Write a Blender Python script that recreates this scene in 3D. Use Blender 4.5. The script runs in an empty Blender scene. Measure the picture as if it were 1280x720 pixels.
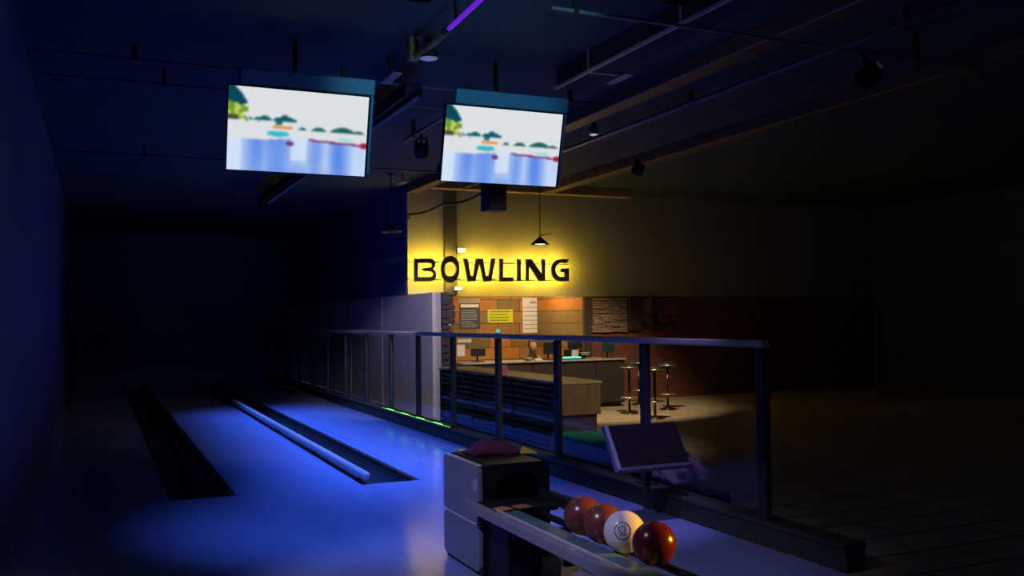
import bpy, bmesh, math, random
from mathutils import Vector, Matrix, noise

random.seed(7)
sc = bpy.context.scene
C = bpy.context.scene.collection
PI = math.pi
RAD = math.radians

# ------------------------------------------------------------------ camera
CAM = Vector((0, 0, 1.65))
FPX = 1160.0
ROT = (Matrix.Rotation(RAD(-24.1), 3, 'Z') @ Matrix.Rotation(RAD(90 + 1.93), 3, 'X')
       @ Matrix.Rotation(RAD(-0.65), 3, 'Z'))


def ray(px, py):
    return ROT @ Vector(((px - 640) / FPX, -(py - 360) / FPX, -1.0))


def P(px, py, X=None, Y=None, z=None):
    """where the line of sight through a photo pixel meets a plane of the room"""
    d = ray(px, py)
    if X is not None:
        k = (X - CAM.x) / d.x
    elif Y is not None:
        k = (Y - CAM.y) / d.y
    else:
        k = (z - CAM.z) / d.z
    return CAM + d * k


# ------------------------------------------------------------------ materials
MATS = {}


def mat(name, col, rough=0.6, metal=0.0, emit=None, strength=0.0, noise_amt=0.12, scale=6.0, bump=0.0, spec=0.5):
    if name in MATS:
        return MATS[name]
    m = bpy.data.materials.new(name)
    m.use_nodes = True
    nt = m.node_tree
    b = nt.nodes['Principled BSDF']
    b.inputs['Roughness'].default_value = rough
    b.inputs['Metallic'].default_value = metal
    b.inputs['Specular IOR Level'].default_value = spec
    tc = nt.nodes.new('ShaderNodeTexCoord')
    nz = nt.nodes.new('ShaderNodeTexNoise')
    nz.inputs['Scale'].default_value = scale
    nz.inputs['Detail'].default_value = 5
    nt.links.new(tc.outputs['Object'], nz.inputs['Vector'])
    mx = nt.nodes.new('ShaderNodeMix')
    mx.data_type = 'RGBA'
    c = list(col) + [1]
    mx.inputs['A'].default_value = [max(0, v * (1 - noise_amt)) for v in col] + [1]
    mx.inputs['B'].default_value = [min(1, v * (1 + noise_amt)) for v in col] + [1]
    nt.links.new(nz.outputs['Fac'], mx.inputs['Factor'])
    nt.links.new(mx.outputs['Result'], b.inputs['Base Color'])
    if emit:
        b.inputs['Emission Color'].default_value = list(emit) + [1]
        b.inputs['Emission Strength'].default_value = strength
    if bump:
        bp = nt.nodes.new('ShaderNodeBump')
        bp.inputs['Strength'].default_value = bump
        bp.inputs['Distance'].default_value = 0.02
        nt.links.new(nz.outputs['Fac'], bp.inputs['Height'])
        nt.links.new(bp.outputs['Normal'], b.inputs['Normal'])
    MATS[name] = m
    return m


def brick_mat(name, c1, c2, mortar, scale, w, h, axis='XZ', msize=0.02, rough=0.75, bump=0.3, offset=0.5, bias=0.0):
    m = bpy.data.materials.new(name)
    m.use_nodes = True
    nt = m.node_tree
    b = nt.nodes['Principled BSDF']
    b.inputs['Roughness'].default_value = rough
    tc = nt.nodes.new('ShaderNodeTexCoord')
    sp = nt.nodes.new('ShaderNodeSeparateXYZ')
    cb = nt.nodes.new('ShaderNodeCombineXYZ')
    nt.links.new(tc.outputs['Object'], sp.inputs[0])
    nt.links.new(sp.outputs[axis[0]], cb.inputs['X'])
    nt.links.new(sp.outputs[axis[1]], cb.inputs['Y'])
    br = nt.nodes.new('ShaderNodeTexBrick')
    br.offset = offset
    br.inputs['Scale'].default_value = scale
    br.inputs['Brick Width'].default_value = w
    br.inputs['Row Height'].default_value = h
    br.inputs['Mortar Size'].default_value = msize
    br.inputs['Bias'].default_value = bias
    br.inputs['Color1'].default_value = list(c1) + [1]
    br.inputs['Color2'].default_value = list(c2) + [1]
    br.inputs['Mortar'].default_value = list(mortar) + [1]
    nt.links.new(cb.outputs[0], br.inputs['Vector'])
    nz = nt.nodes.new('ShaderNodeTexNoise')
    nz.inputs['Scale'].default_value = 9
    nt.links.new(tc.outputs['Object'], nz.inputs['Vector'])
    mx = nt.nodes.new('ShaderNodeMix')
    mx.data_type = 'RGBA'
    mx.blend_type = 'MULTIPLY'
    mx.inputs['Factor'].default_value = 0.5
    nt.links.new(br.outputs['Color'], mx.inputs['A'])
    nt.links.new(nz.outputs['Color'], mx.inputs['B'])
    nt.links.new(br.outputs['Color'], mx.inputs['A'])
    nt.links.new(mx.outputs['Result'], b.inputs['Base Color'])
    bp = nt.nodes.new('ShaderNodeBump')
    bp.invert = True
    bp.inputs['Strength'].default_value = bump
    bp.inputs['Distance'].default_value = 0.01
    nt.links.new(br.outputs['Fac'], bp.inputs['Height'])
    nt.links.new(bp.outputs['Normal'], b.inputs['Normal'])
    MATS[name] = m
    return m


def glass_mat():
    m = bpy.data.materials.new('clear_glass')
    m.use_nodes = True
    nt = m.node_tree
    nt.nodes.clear()
    out = nt.nodes.new('ShaderNodeOutputMaterial')
    tr = nt.nodes.new('ShaderNodeBsdfTransparent')
    tr.inputs['Color'].default_value = (0.93, 0.95, 0.96, 1)
    gl = nt.nodes.new('ShaderNodeBsdfGlossy')
    gl.inputs['Roughness'].default_value = 0.04
    fr = nt.nodes.new('ShaderNodeFresnel')
    fr.inputs['IOR'].default_value = 1.3
    mx = nt.nodes.new('ShaderNodeMixShader')
    geo = nt.nodes.new('ShaderNodeNewGeometry')
    sub = nt.nodes.new('ShaderNodeMath')
    sub.operation = 'SUBTRACT'
    sub.inputs[0].default_value = 1.0
    nt.links.new(geo.outputs['Backfacing'], sub.inputs[1])
    mul = nt.nodes.new('ShaderNodeMath')
    mul.operation = 'MULTIPLY'
    nt.links.new(fr.outputs[0], mul.inputs[0])
    nt.links.new(sub.outputs[0], mul.inputs[1])
    nt.links.new(mul.outputs[0], mx.inputs[0])
    nt.links.new(tr.outputs[0], mx.inputs[1])
    nt.links.new(gl.outputs[0], mx.inputs[2])
    nt.links.new(mx.outputs[0], out.inputs[0])
    return m


def emit_mat(name, col, strength):
    return mat(name, (0.02, 0.02, 0.02), 0.5, 0, col, strength)


def wood_mat(name, c1, c2, axis='Y', scale=3.0, rough=0.45, plank=0.0):
    """long grained boards"""
    m = bpy.data.materials.new(name)
    m.use_nodes = True
    nt = m.node_tree
    b = nt.nodes['Principled BSDF']
    b.inputs['Roughness'].default_value = rough
    tc = nt.nodes.new('ShaderNodeTexCoord')
    mp = nt.nodes.new('ShaderNodeMapping')
    s = [scale * 6] * 3
    s['XYZ'.index(axis)] = scale * 0.5
    mp.inputs['Scale'].default_value = s
    nz = nt.nodes.new('ShaderNodeTexNoise')
    nz.inputs['Scale'].default_value = 2.0
    nz.inputs['Detail'].default_value = 6
    rp = nt.nodes.new('ShaderNodeValToRGB')
    rp.color_ramp.elements[0].position = 0.3
    rp.color_ramp.elements[0].color = list(c1) + [1]
    rp.color_ramp.elements[1].position = 0.7
    rp.color_ramp.elements[1].color = list(c2) + [1]
    nt.links.new(tc.outputs['Object'], mp.inputs[0])
    nt.links.new(mp.outputs[0], nz.inputs['Vector'])
    nt.links.new(nz.outputs['Fac'], rp.inputs[0])
    nt.links.new(rp.outputs[0], b.inputs['Base Color'])
    MATS[name] = m
    return m


M = {}
M['navy'] = mat('navy_paint', (0.030, 0.055, 0.19), 0.7, bump=0.05)
M['greypanel'] = mat('grey_panel', (0.50, 0.46, 0.43), 0.6, scale=2.5, noise_amt=0.2)
M['plaster'] = mat('grey_plaster', (0.23, 0.235, 0.225), 0.85, noise_amt=0.08, bump=0.05)
M['ceil'] = mat('dark_ceiling', (0.014, 0.042, 0.07), 0.9, noise_amt=0.3)
M['black'] = mat('black_paint', (0.012, 0.013, 0.016), 0.5, spec=0.25)
M['blackgloss'] = mat('black_plastic', (0.008, 0.010, 0.014), 0.45, spec=0.2)
M['postmetal'] = mat('dark_post_metal', (0.035, 0.040, 0.042), 0.6, 0.0, spec=0.12)
M['railmetal'] = mat('grey_rail_metal', (0.40, 0.36, 0.30), 0.55, 0.0, spec=0.15)
M['silver'] = mat('silver_panel', (0.20, 0.22, 0.29), 0.45, 0.1, noise_amt=0.05)
M['brightmetal'] = mat('bright_metal', (0.50, 0.50, 0.56), 0.4, 0.2)
M['brass'] = mat('brass', (0.75, 0.58, 0.35), 0.25, 0.9)
M['beam'] = wood_mat('brown_beam', (0.10, 0.065, 0.035), (0.17, 0.11, 0.06), 'Y')
M['beamX'] = wood_mat('tan_beam', (0.30, 0.19, 0.07), (0.42, 0.27, 0.10), 'X')
M['tanwood'] = wood_mat('tan_worktop', (0.42, 0.31, 0.15), (0.58, 0.45, 0.24), 'Y', 2)
M['brownwood'] = wood_mat('brown_board', (0.20, 0.12, 0.06), (0.30, 0.19, 0.10), 'Z', 2)
M['darkwood'] = wood_mat('dark_timber', (0.035, 0.025, 0.022), (0.06, 0.045, 0.04), 'Z', 2)
M['stone'] = mat('ledge_stone', (0.24, 0.17, 0.13), 0.85, scale=14, noise_amt=0.6, bump=0.6)
M['darkstone'] = mat('dark_stone', (0.045, 0.035, 0.035), 0.85, scale=12, noise_amt=0.5, bump=0.6)
M['brick'] = brick_mat('red_brick', (0.26, 0.075, 0.04), (0.17, 0.05, 0.03), (0.10, 0.06, 0.045), 1.0, 0.24, 0.075, 'XZ', 0.008)
M['planks'] = brick_mat('patchwork_boards', (0.68, 0.25, 0.03), (0.24, 0.19, 0.08), (0.10, 0.06, 0.03), 1.0, 0.52, 0.26, 'XZ', 0.008, offset=0.37)
M['tile'] = brick_mat('beige_floor_boards', (0.56, 0.47, 0.33), (0.46, 0.38, 0.26), (0.16, 0.12, 0.08), 1.0, 1.4, 0.42, 'XY', 0.018, rough=0.4, bump=0.1)
M['teal'] = mat('teal_vinyl', (0.02, 0.20, 0.19), 0.7, spec=0.15)
M['redcloth'] = mat('dark_red_cloth', (0.075, 0.005, 0.014), 0.9, noise_amt=0.3, scale=25, bump=0.2)
M['yellowcard'] = mat('yellow_card', (0.75, 0.47, 0.06), 0.6)
M['orangecard'] = mat('orange_sticker', (0.55, 0.25, 0.05), 0.6)
M['cream'] = mat('cream_card', (0.55, 0.48, 0.33), 0.7)
M['white'] = mat('white_paper', (0.72, 0.74, 0.76), 0.7, noise_amt=0.04)
M['darkposter'] = mat('dark_poster', (0.045, 0.055, 0.085), 0.6)
M['ink'] = mat('ink', (0.05, 0.05, 0.06), 0.7)
M['posterink'] = mat('grey_print', (0.32, 0.34, 0.38), 0.7)
M['lime'] = mat('lime_notice', (0.55, 0.62, 0.02), 0.6)
M['limeink'] = mat('olive_print', (0.20, 0.24, 0.02), 0.6)
M['pink'] = mat('pink_neon_glint', (0.8, 0.10, 0.45), 0.5)
M['towel'] = mat('pale_pink_cloth', (0.42, 0.30, 0.29), 0.9, noise_amt=0.4, scale=18, bump=0.4)
M['skin'] = mat('skin', (0.55, 0.33, 0.25), 0.5, noise_amt=0.06)
M['hair'] = mat('black_hair', (0.012, 0.010, 0.010), 0.5)
M['shirt'] = mat('dark_shirt', (0.03, 0.028, 0.045), 0.85)
M['glass'] = glass_mat()
M['letter'] = mat('letter_face', (0.05, 0.042, 0.03), 0.6)
M['ballred'] = mat('red_ball', (0.15, 0.042, 0.036), 0.25, noise_amt=0.35, scale=9)
M['balldark'] = mat('dark_red_ball', (0.10, 0.013, 0.02), 0.22, noise_amt=0.4, scale=9)
M['ballwhite'] = mat('white_ball', (0.66, 0.64, 0.66), 0.22, noise_amt=0.04)
M['hole'] = mat('finger_hole', (0.004, 0.004, 0.004), 0.8)
M['tray'] = mat('teal_grey_tray', (0.08, 0.17, 0.21), 0.35, noise_amt=0.1)
M['led_yellow'] = emit_mat('yellow_led', (1.0, 0.62, 0.04), 125)
M['led_green'] = emit_mat('green_led', (0.15, 1.0, 0.12), 3.5)
M['led_teal'] = emit_mat('teal_led', (0.10, 0.95, 0.75), 1.6)
M['uv_tube'] = emit_mat('purple_tube', (0.16, 0.008, 0.75), 0.75)
M['bulb'] = emit_mat('warm_bulb', (1.0, 0.83, 0.50), 6)
M['spotlens'] = emit_mat('spot_lens', (1.0, 0.85, 0.35), 2.5)
M['lavender'] = emit_mat('lavender_lens', (0.28, 0.30, 0.85), 0.35)
M['whitelens'] = emit_mat('white_lens', (0.6, 0.68, 0.75), 0.6)
M['bluelens'] = emit_mat('blue_lens', (0.02, 0.06, 1.0), 3)
M['tvtop'] = mat('blue_grey_halo', (0.16, 0.42, 0.60), 0.35)
M['gutter'] = mat('gutter_black', (0.014, 0.016, 0.022), 0.4)
M['cable'] = mat('cable_grey', (0.03, 0.03, 0.035), 0.6)
M['pipe'] = mat('pipe_grey', (0.16, 0.17, 0.20), 0.45, 0.2)
M['duct'] = mat('galvanised_duct', (0.03, 0.035, 0.06), 0.85, 0.0, spec=0.1)


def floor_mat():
    """lacquered boards along the lanes, tinted with part of the blue light on them"""
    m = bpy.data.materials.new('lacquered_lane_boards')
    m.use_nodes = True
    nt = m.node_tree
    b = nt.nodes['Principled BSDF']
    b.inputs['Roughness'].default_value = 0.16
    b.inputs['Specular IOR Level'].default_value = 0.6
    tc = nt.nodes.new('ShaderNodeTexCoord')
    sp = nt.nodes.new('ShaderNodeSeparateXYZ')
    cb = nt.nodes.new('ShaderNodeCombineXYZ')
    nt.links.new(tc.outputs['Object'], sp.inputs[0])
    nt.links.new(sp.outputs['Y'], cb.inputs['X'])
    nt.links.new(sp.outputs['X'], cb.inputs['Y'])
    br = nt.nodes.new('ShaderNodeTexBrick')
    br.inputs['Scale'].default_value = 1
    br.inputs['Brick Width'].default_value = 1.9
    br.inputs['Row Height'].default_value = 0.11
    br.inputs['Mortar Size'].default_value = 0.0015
    br.inputs['Color1'].default_value = (0.24, 0.30, 0.56, 1)  # blue of the lane lighting put into the board colours
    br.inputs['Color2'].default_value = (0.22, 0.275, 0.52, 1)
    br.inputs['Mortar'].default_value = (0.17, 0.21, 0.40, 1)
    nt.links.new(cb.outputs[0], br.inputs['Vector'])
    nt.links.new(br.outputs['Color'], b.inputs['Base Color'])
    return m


M['lane'] = floor_mat()


# ------------------------------------------------------------------ mesh helpers
def box(bm, x0, x1, y0, y1, z0, z1, bev=0.0, rot=None, seg=1):
    ret = bmesh.ops.create_cube(bm, size=1.0)
    vs = ret['verts']
    c = Vector(((x0 + x1) / 2, (y0 + y1) / 2, (z0 + z1) / 2))
    for v in vs:
        v.co = Vector((v.co.x * (x1 - x0), v.co.y * (y1 - y0), v.co.z * (z1 - z0)))
    if bev:
        es = list({e for v in vs for e in v.link_edges})
        r = bmesh.ops.bevel(bm, geom=es, offset=bev, segments=seg, affect='EDGES', profile=0.5)
        vs = list({v for v in r['verts']} | {v for v in vs if v.is_valid})
    for v in vs:
        co = v.co
        if rot is not None:
            co = rot @ co
        v.co = co + c
    return vs


def frame_for(d):
    d = d.normalized()
    a = Vector((0, 0, 1)) if abs(d.z) < 0.9 else Vector((1, 0, 0))
    u = d.cross(a).normalized()
    return u, d.cross(u).normalized()


def tube(bm, pts, r, n=10, cap=True):
    pts = [Vector(p) for p in pts]
    rings = []
    for i, p in enumerate(pts):
        d = pts[min(i + 1, len(pts) - 1)] - pts[max(i - 1, 0)]
        u, w = frame_for(d)
        rr = r[i] if isinstance(r, (list, tuple)) else r
        rings.append([bm.verts.new(p + (u * math.cos(2 * PI * k / n) + w * math.sin(2 * PI * k / n)) * rr) for k in range(n)])
    for a, b in zip(rings, rings[1:]):
        for k in range(n):
            f = bm.faces.new((a[k], a[(k + 1) % n], b[(k + 1) % n], b[k]))
            f.smooth = True
    if cap:
        bm.faces.new(rings[0][::-1])
        bm.faces.new(rings[-1])


def lathe(bm, c, prof, n=28, smooth=True):
    c = Vector(c)
    rings = []
    for r, z in prof:
        rings.append([bm.verts.new(c + Vector((max(r, 1e-4) * math.cos(2 * PI * k / n), max(r, 1e-4) * math.sin(2 * PI * k / n), z))) for k in range(n)])
    for a, b in zip(rings, rings[1:]):
        for k in range(n):
            f = bm.faces.new((a[k], a[(k + 1) % n], b[(k + 1) % n], b[k]))
            f.smooth = smooth
    bm.faces.new(rings[0][::-1])
    bm.faces.new(rings[-1])


def sphere(bm, c, r, seg=32, rings=20, scale=(1, 1, 1)):
    ret = bmesh.ops.create_uvsphere(bm, u_segments=seg, v_segments=rings, radius=r)
    for v in ret['verts']:
        v.co = Vector((v.co.x * scale[0], v.co.y * scale[1], v.co.z * scale[2])) + Vector(c)
        for f in v.link_faces:
            f.smooth = True
    return ret['verts']


def prism(bm, pts, ext):
    """closed outline pushed along ext"""
    a = [bm.verts.new(Vector(p)) for p in pts]
    b = [bm.verts.new(Vector(p) + Vector(ext)) for p in pts]
    bm.faces.new(a)
    bm.faces.new(b[::-1])
    n = len(pts)
    for i in range(n):
        bm.faces.new((a[i], b[i], b[(i + 1) % n], a[(i + 1) % n]))


ORIGIN = {}


def obj(name, bm, m, parent=None):
    me = bpy.data.meshes.new(name)
    bmesh.ops.recalc_face_normals(bm, faces=bm.faces)
    if parent is not None:
        o0 = ORIGIN[parent]
        bmesh.ops.translate(bm, verts=bm.verts, vec=-o0)
    else:
        xs = [v.co.copy() for v in bm.verts]
        o0 = Vector(((min(v.x for v in xs) + max(v.x for v in xs)) / 2, (min(v.y for v in xs) + max(v.y for v in xs)) / 2, min(v.z for v in xs)))
        bmesh.ops.translate(bm, verts=bm.verts, vec=-o0)
    bm.to_mesh(me)
    bm.free()
    o = bpy.data.objects.new(name, me)
    C.objects.link(o)
    if m:
        me.materials.append(m)
    if parent is not None:
        o.parent = parent
    else:
        o.location = o0
    ORIGIN[o] = o0.copy()
    return o


def tag(o, label, cat, group=None, kind=None):
    o['label'] = label
    o['category'] = cat
    if group:
        o['group'] = group
    if kind:
        o['kind'] = kind
    return o


def thing(name, label, cat, loc, group=None):
    o = bpy.data.objects.new(name, None)
    o.empty_display_size = 0.1
    C.objects.link(o)
    o.location = loc
    ORIGIN[o] = Vector(loc)
    return tag(o, label, cat, group)


def struct(name, bm, m):
    o = obj(name, bm, m)
    o['kind'] = 'structure'
    return o


def B():
    return bmesh.new()


def boxobj(name, m, parent, *a, **k):
    b = B()
    box(b, *a, **k)
    return obj(name, b, m, parent)


def copy_thing(root, loc, label):
    r = root.copy()
    C.objects.link(r)
    r.location = loc
    r['label'] = label
    for ch in list(root.children):
        c = ch.copy()
        C.objects.link(c)
        c.parent = r
        for g in ch.children:
            d = g.copy()
            C.objects.link(d)
            d.parent = c
    return r


def light(kind, name, loc, energy, col, parent=None, target=None, **kw):
    l = bpy.data.lights.new(name, kind)
    l.energy = energy
    l.color = col
    for k, v in kw.items():
        setattr(l, k, v)
    o = bpy.data.objects.new(name, l)
    C.objects.link(o)
    loc = Vector(loc)
    if target is not None:
        o.rotation_euler = (Vector(target) - loc).to_track_quat('-Z', 'Y').to_euler()
    if parent is not None:
        o.parent = parent
        o.location = loc - ORIGIN[parent]
    else:
        o.location = loc
    return o


# ------------------------------------------------------------------ the room
RX = 4.45            # railing
WX = 5.20            # side wall of the lanes
WY = 16.30           # wall with the sign
FOUL = 9.22
ENDY = 27.5
CEIL = 4.15
BULK = 2.12          # lower edge of the upper wall

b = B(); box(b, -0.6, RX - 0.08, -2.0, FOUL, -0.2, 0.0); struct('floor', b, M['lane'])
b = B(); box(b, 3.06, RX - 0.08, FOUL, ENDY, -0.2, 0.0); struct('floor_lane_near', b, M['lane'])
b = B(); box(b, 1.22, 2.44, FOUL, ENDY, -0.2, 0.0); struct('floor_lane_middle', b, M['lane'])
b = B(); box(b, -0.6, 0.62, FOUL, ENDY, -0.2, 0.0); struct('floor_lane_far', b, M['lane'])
b = B(); box(b, RX - 0.08, 16.5, -2.0, 19.2, -0.2, 0.0); struct('floor_concourse', b, M['tile'])
b = B(); box(b, -0.9, 16.8, -2.0, ENDY + 0.3, CEIL, CEIL + 0.15); struct('ceiling', b, M['ceil'])
b = B(); box(b, -0.9, -0.6, -2.0, ENDY + 0.3, -0.2, CEIL); struct('wall_left', b, M['navy'])
b = B(); box(b, 16.5, 16.8, -2.0, 19.4, -0.2, CEIL); struct('wall_right', b, M['navy'])

# end of the lanes: masking panel over the pit opening
b = B()
box(b, -0.6, WX + 0.2, ENDY, ENDY + 0.2, 0.62, CEIL)
box(b, -0.6, WX + 0.2, ENDY + 0.2, ENDY + 0.3, -0.2, 0.8)
struct('wall_lane_end', b, M['navy'])

# navy upper side wall and grey boarded lower side wall, both along the lanes
b = B(); box(b, WX, WX + 0.2, WY + 0.15, ENDY, BULK, CEIL); struct('wall_side_upper', b, M['navy'])
b = B()
y = 14.95
wid = [1.65, 1.4, 1.25, 1.25, 1.65, 1.4, 1.5, 1.5, 1.5]
for i, w in enumerate(wid):
    y1 = min(y + w - 0.012, ENDY)
    off = 0.0 if i % 2 == 0 else 0.008
    box(b, WX + off, WX + 0.14, y, y1, 0.0, BULK)
    y += w
    if y >= ENDY:
        break
box(b, WX + 0.06, WX + 0.15, 14.95, ENDY, 0.0, BULK - 0.01)
struct('wall_side_lower', b, M['greypanel'])

# wall carrying the sign (a deep band over the reception), its lower edge hangs free
b = B()
box(b, WX, 16.5, WY, WY + 0.15, BULK, CEIL)
box(b, WX, 16.5, WY - 0.015, WY + 0.16, BULK - 0.03, BULK + 0.012)
struct('wall_back', b, M['plaster'])

# dark column in front of the sign wall
cx0, cx1 = P(554, 300, Y=WY).x, P(569, 300, Y=WY).x
b = B()
box(b, cx0, cx1, WY - 0.10, WY, BULK, CEIL, 0.008)
struct('trim_1', b, mat('column_paint', (0.05, 0.052, 0.08), 0.7))

# reception recess behind the band
RY = 18.6
xr = P(733, 430, Y=WY).x
b = B(); box(b, WX + 0.3, xr + 0.5, RY, RY + 0.2, 0.0, 2.74); struct('wall_reception', b, M['planks'])
b = B(); box(b, WX + 0.14, WX + 0.30, WY + 0.15, RY, 0.0, 2.74); struct('wall_reception_side', b, M['planks'])
b = B(); box(b, xr + 0.02, xr + 0.22, WY + 0.15, RY, 0.0, 2.74); struct('wall_reception_end', b, M['planks'])
b = B(); box(b, WX, xr + 0.5, WY + 0.15, RY + 0.2, 2.75, 2.85); struct('ceiling_reception', b, M['plaster'])
# brick wall on the right, under the band
b = B(); box(b, xr + 0.02, 16.5, WY, WY + 0.15, 0.0, BULK); struct('wall_brick', b, M['brick'])

# timber posts and shelf rail on the brick wall
n = 2
for px0, px1 in ((728, 737), (784, 800), (811, 819)):
    x0, x1 = P(px0, 400, Y=WY).x, P(px1, 400, Y=WY).x
    b = B()
    zlow = 0.0 if n == 2 else P(800, 413, Y=WY).z
    box(b, x0, x1, WY - 0.09, WY, zlow, BULK - 0.031, 0.006)
    struct('trim_%d' % n, b, M['darkwood'])
    n += 1
b = B(); box(b, P(800, 400, Y=WY).x + 0.01, 11.0, WY - 0.08, WY, P(800, 408, Y=WY).z - 0.02, P(800, 404, Y=WY).z, 0.006); struct('trim_5', b, M['darkwood'])


def ledge_panel(px0, py0, px1, py1, label, stonemat, seed):
    random.seed(seed)
    a, c = P(px0, py0, Y=WY), P(px1, py1, Y=WY)
    t = thing('stone_cladding', label, 'stone cladding', ((a.x + c.x) / 2, WY - 0.02, c.z), 'stone panels on the brick wall')
    bk = B(); box(bk, a.x, c.x, WY - 0.02, WY - 0.001, c.z, a.z); obj('backing', bk, M['darkstone'], t)
    bs = B()
    z = c.z + 0.004
    while z < a.z - 0.03:
        h = random.uniform(0.028, 0.055)
        h = min(h, a.z - z - 0.004)
        x = a.x + 0.004
        while x < c.x - 0.03:
            w = min(random.uniform(0.10, 0.30), c.x - x - 0.004)
            d = random.uniform(0.015, 0.07)
            vs = box(bs, x, x + w, WY - 0.021 - d, WY - 0.021, z, z + h, 0.006)
            for v in vs:
                if v.co.y < WY - 0.03:
                    v.co += Vector((0, random.uniform(-0.01, 0.01), random.uniform(-0.006, 0.006)))
            x += w + 0.008
        z += h + 0.006
    obj('stacked_stone', bs, stonemat, t)


ledge_panel(738, 373, 783, 415, 'wide panel of stacked ledge stone beside the yellow notice', M['stone'], 3)
ledge_panel(801, 373, 811, 403, 'narrow strip of stacked stone between two dark timber posts', M['stone'], 4)
ledge_panel(820, 373, 846, 403, 'reddish stacked stone panel right of the last dark timber post', mat('red_ledge_stone', (0.22, 0.09, 0.06), 0.85, scale=14, noise_amt=0.5, bump=0.6), 5)

# rough dark pier that finishes the grey wall
random.seed(11)
t = thing('stone_pier', 'rough dark stacked-stone pier at the end of the grey boarded wall', 'pier', (WX + 0.24, 14.9, 0))
b = B(); box(b, WX + 0.15, WX + 0.26, 14.86, 15.05, 0, BULK); obj('core', b, M['darkstone'], t)
b = B()
z = 0.005
while z < BULK - 0.1:
    h = random.uniform(0.07, 0.15)
    j = random.uniform(0.0, 0.09)
    box(b, WX + 0.145, WX + 0.29 + j, 14.80 + random.uniform(0, 0.03), 14.92, z, z + h - 0.012, 0.014)
    z += h
obj('stacked_stone', b, M['darkstone'], t)

# ------------------------------------------------------------------ kerb, gutters
b = B()
box(b, RX - 0.08, RX + 0.10, 4.6, ENDY, 0.0, 0.15, 0.012)
box(b, RX - 0.095, RX + 0.11, 4.6, ENDY, 0.15, 0.185, 0.008)
struct('trim_6', b, mat('kerb_paint', (0.045, 0.05, 0.042), 0.6, spec=0.15))


def gutter(x0, x1, name):
    b = B()
    prof = []
    nseg = 12
    lip = 0.06
    mid = (x0 + x1) / 2
    out = [(x0, 0.0), (x0 + lip, 0.0)]
    for k in range(nseg + 1):
        a = PI * k / nseg
        r = (x1 - x0 - 2 * lip) / 2
        out.append((mid - r * math.cos(a), -0.03 - 0.12 * math.sin(a)))
    out += [(x1 - lip, 0.0), (x1, 0.0), (x1, -0.22), (x0, -0.22)]
    prism(b, [(x, FOUL, z) for x, z in out], (0, ENDY - FOUL, 0))
    struct(name, b, M['gutter'])


gutter(2.44, 3.06, 'trim_7')
gutter(0.62, 1.22, 'trim_8')

# pale bumper rail lying beside the gutter
t = thing('bumper_rail', 'pale metal bumper rail with a rounded end beside the gutter', 'bumper rail', (2.50, FOUL + 0.06, 0.0))
b = B()
tube(b, [(2.50, FOUL + 0.06, 0.075), (2.50, FOUL + 0.10, 0.075), (2.50, ENDY - 0.5, 0.075)], [0.035, 0.045, 0.045], 14)
obj('tube', b, M['brightmetal'], t)
b = B()
sphere(b, (2.50, FOUL + 0.06, 0.075), 0.046, 16, 10)
obj('end_cap', b, mat('pale_pink_plastic', (0.6, 0.45, 0.5), 0.4), t)
for yy in (FOUL + 0.3, FOUL + 2.5, FOUL + 5, FOUL + 9, FOUL + 13, FOUL + 17):
    b = B(); box(b, 2.475, 2.525, yy, yy + 0.05, -0.001, 0.05); obj('foot', b, M['gutter'], t)

# ------------------------------------------------------------------ railing
RTOP = 1.475
posts = [P(px, 460, X=RX).y for px in (458, 489, 523, 566.5, 623, 697, 806)]
far = [posts[0] + 1.53 * k for k in range(7, 0, -1)]
posts = far + posts + [posts[-1] - 1.6]
rl = thing('railing', 'dark metal railing with clear glass panes between the lanes and the bar area', 'railing', (RX, posts[5], 0.185))
b = B()
box(b, RX - 0.035, RX + 0.035, posts[-1] - 0.05, posts[0] + 0.3, RTOP - 0.055, RTOP, 0.012, seg=2)
obj('top_rail', b, M['railmetal'], rl)
for i, y in enumerate(posts):
    b = B()
    box(b, RX - 0.03, RX + 0.03, y - 0.05, y + 0.05, 0.185, RTOP - 0.055, 0.008)
    box(b, RX - 0.06, RX + 0.06, y - 0.085, y + 0.085, 0.185, 0.205, 0.004)
    obj('post', b, M['postmetal'], rl)
for a, c in zip(posts, posts[1:]):
    b = B()
    box(b, RX - 0.005, RX + 0.005, c + 0.07, a - 0.07, 0.24, RTOP - 0.075)
    obj('glass_pane', b, M['glass'], rl)
# small teal lamp clipped on the rail
t = thing('indicator_lamp', 'tiny teal lamp glowing on top of the railing', 'lamp', (RX, posts[-4], RTOP))
b = B(); box(b, RX - 0.02, RX + 0.02, posts[-4] - 0.04, posts[-4] + 0.04, RTOP, RTOP + 0.012, 0.003); obj('base', b, M['black'], t)
b = B(); lathe(b, (RX, posts[-4], RTOP + 0.012), [(0.025, 0), (0.028, 0.02), (0.02, 0.045), (0.005, 0.05)], 14); obj('lens', b, emit_mat('teal_indicator', (0.10, 0.75, 0.6), 0.7), t)

# green strip on the kerb
y0, y1 = P(569, 538, X=RX).y, P(484, 512, X=RX).y
t = thing('led_strip', 'bright green light strip along the kerb under the railing', 'light strip', (RX - 0.075, (y0 + y1) / 2, 0.185))
b = B(); box(b, RX - 0.088, RX - 0.066, y0, y1, 0.185, 0.193); obj('channel', b, M['black'], t)
b = B(); box(b, RX - 0.083, RX - 0.071, y0, y1, 0.193, 0.199); obj('diffuser', b, emit_mat('soft_green', (0.12, 0.9, 0.10), 0.9), t)
for px in (488, 506, 525, 547):
    yy = P(px, 520, X=RX - 0.08).y
    b = B(); box(b, RX - 0.086, RX - 0.068, yy - 0.17, yy + 0.17, 0.199, 0.206, 0.002); obj('diode_cluster', b, M['led_green'], t)

# ------------------------------------------------------------------ sign
SY = 16.0
ORX, ORY, SCL = 500.0, 270.0, 5.565


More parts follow.
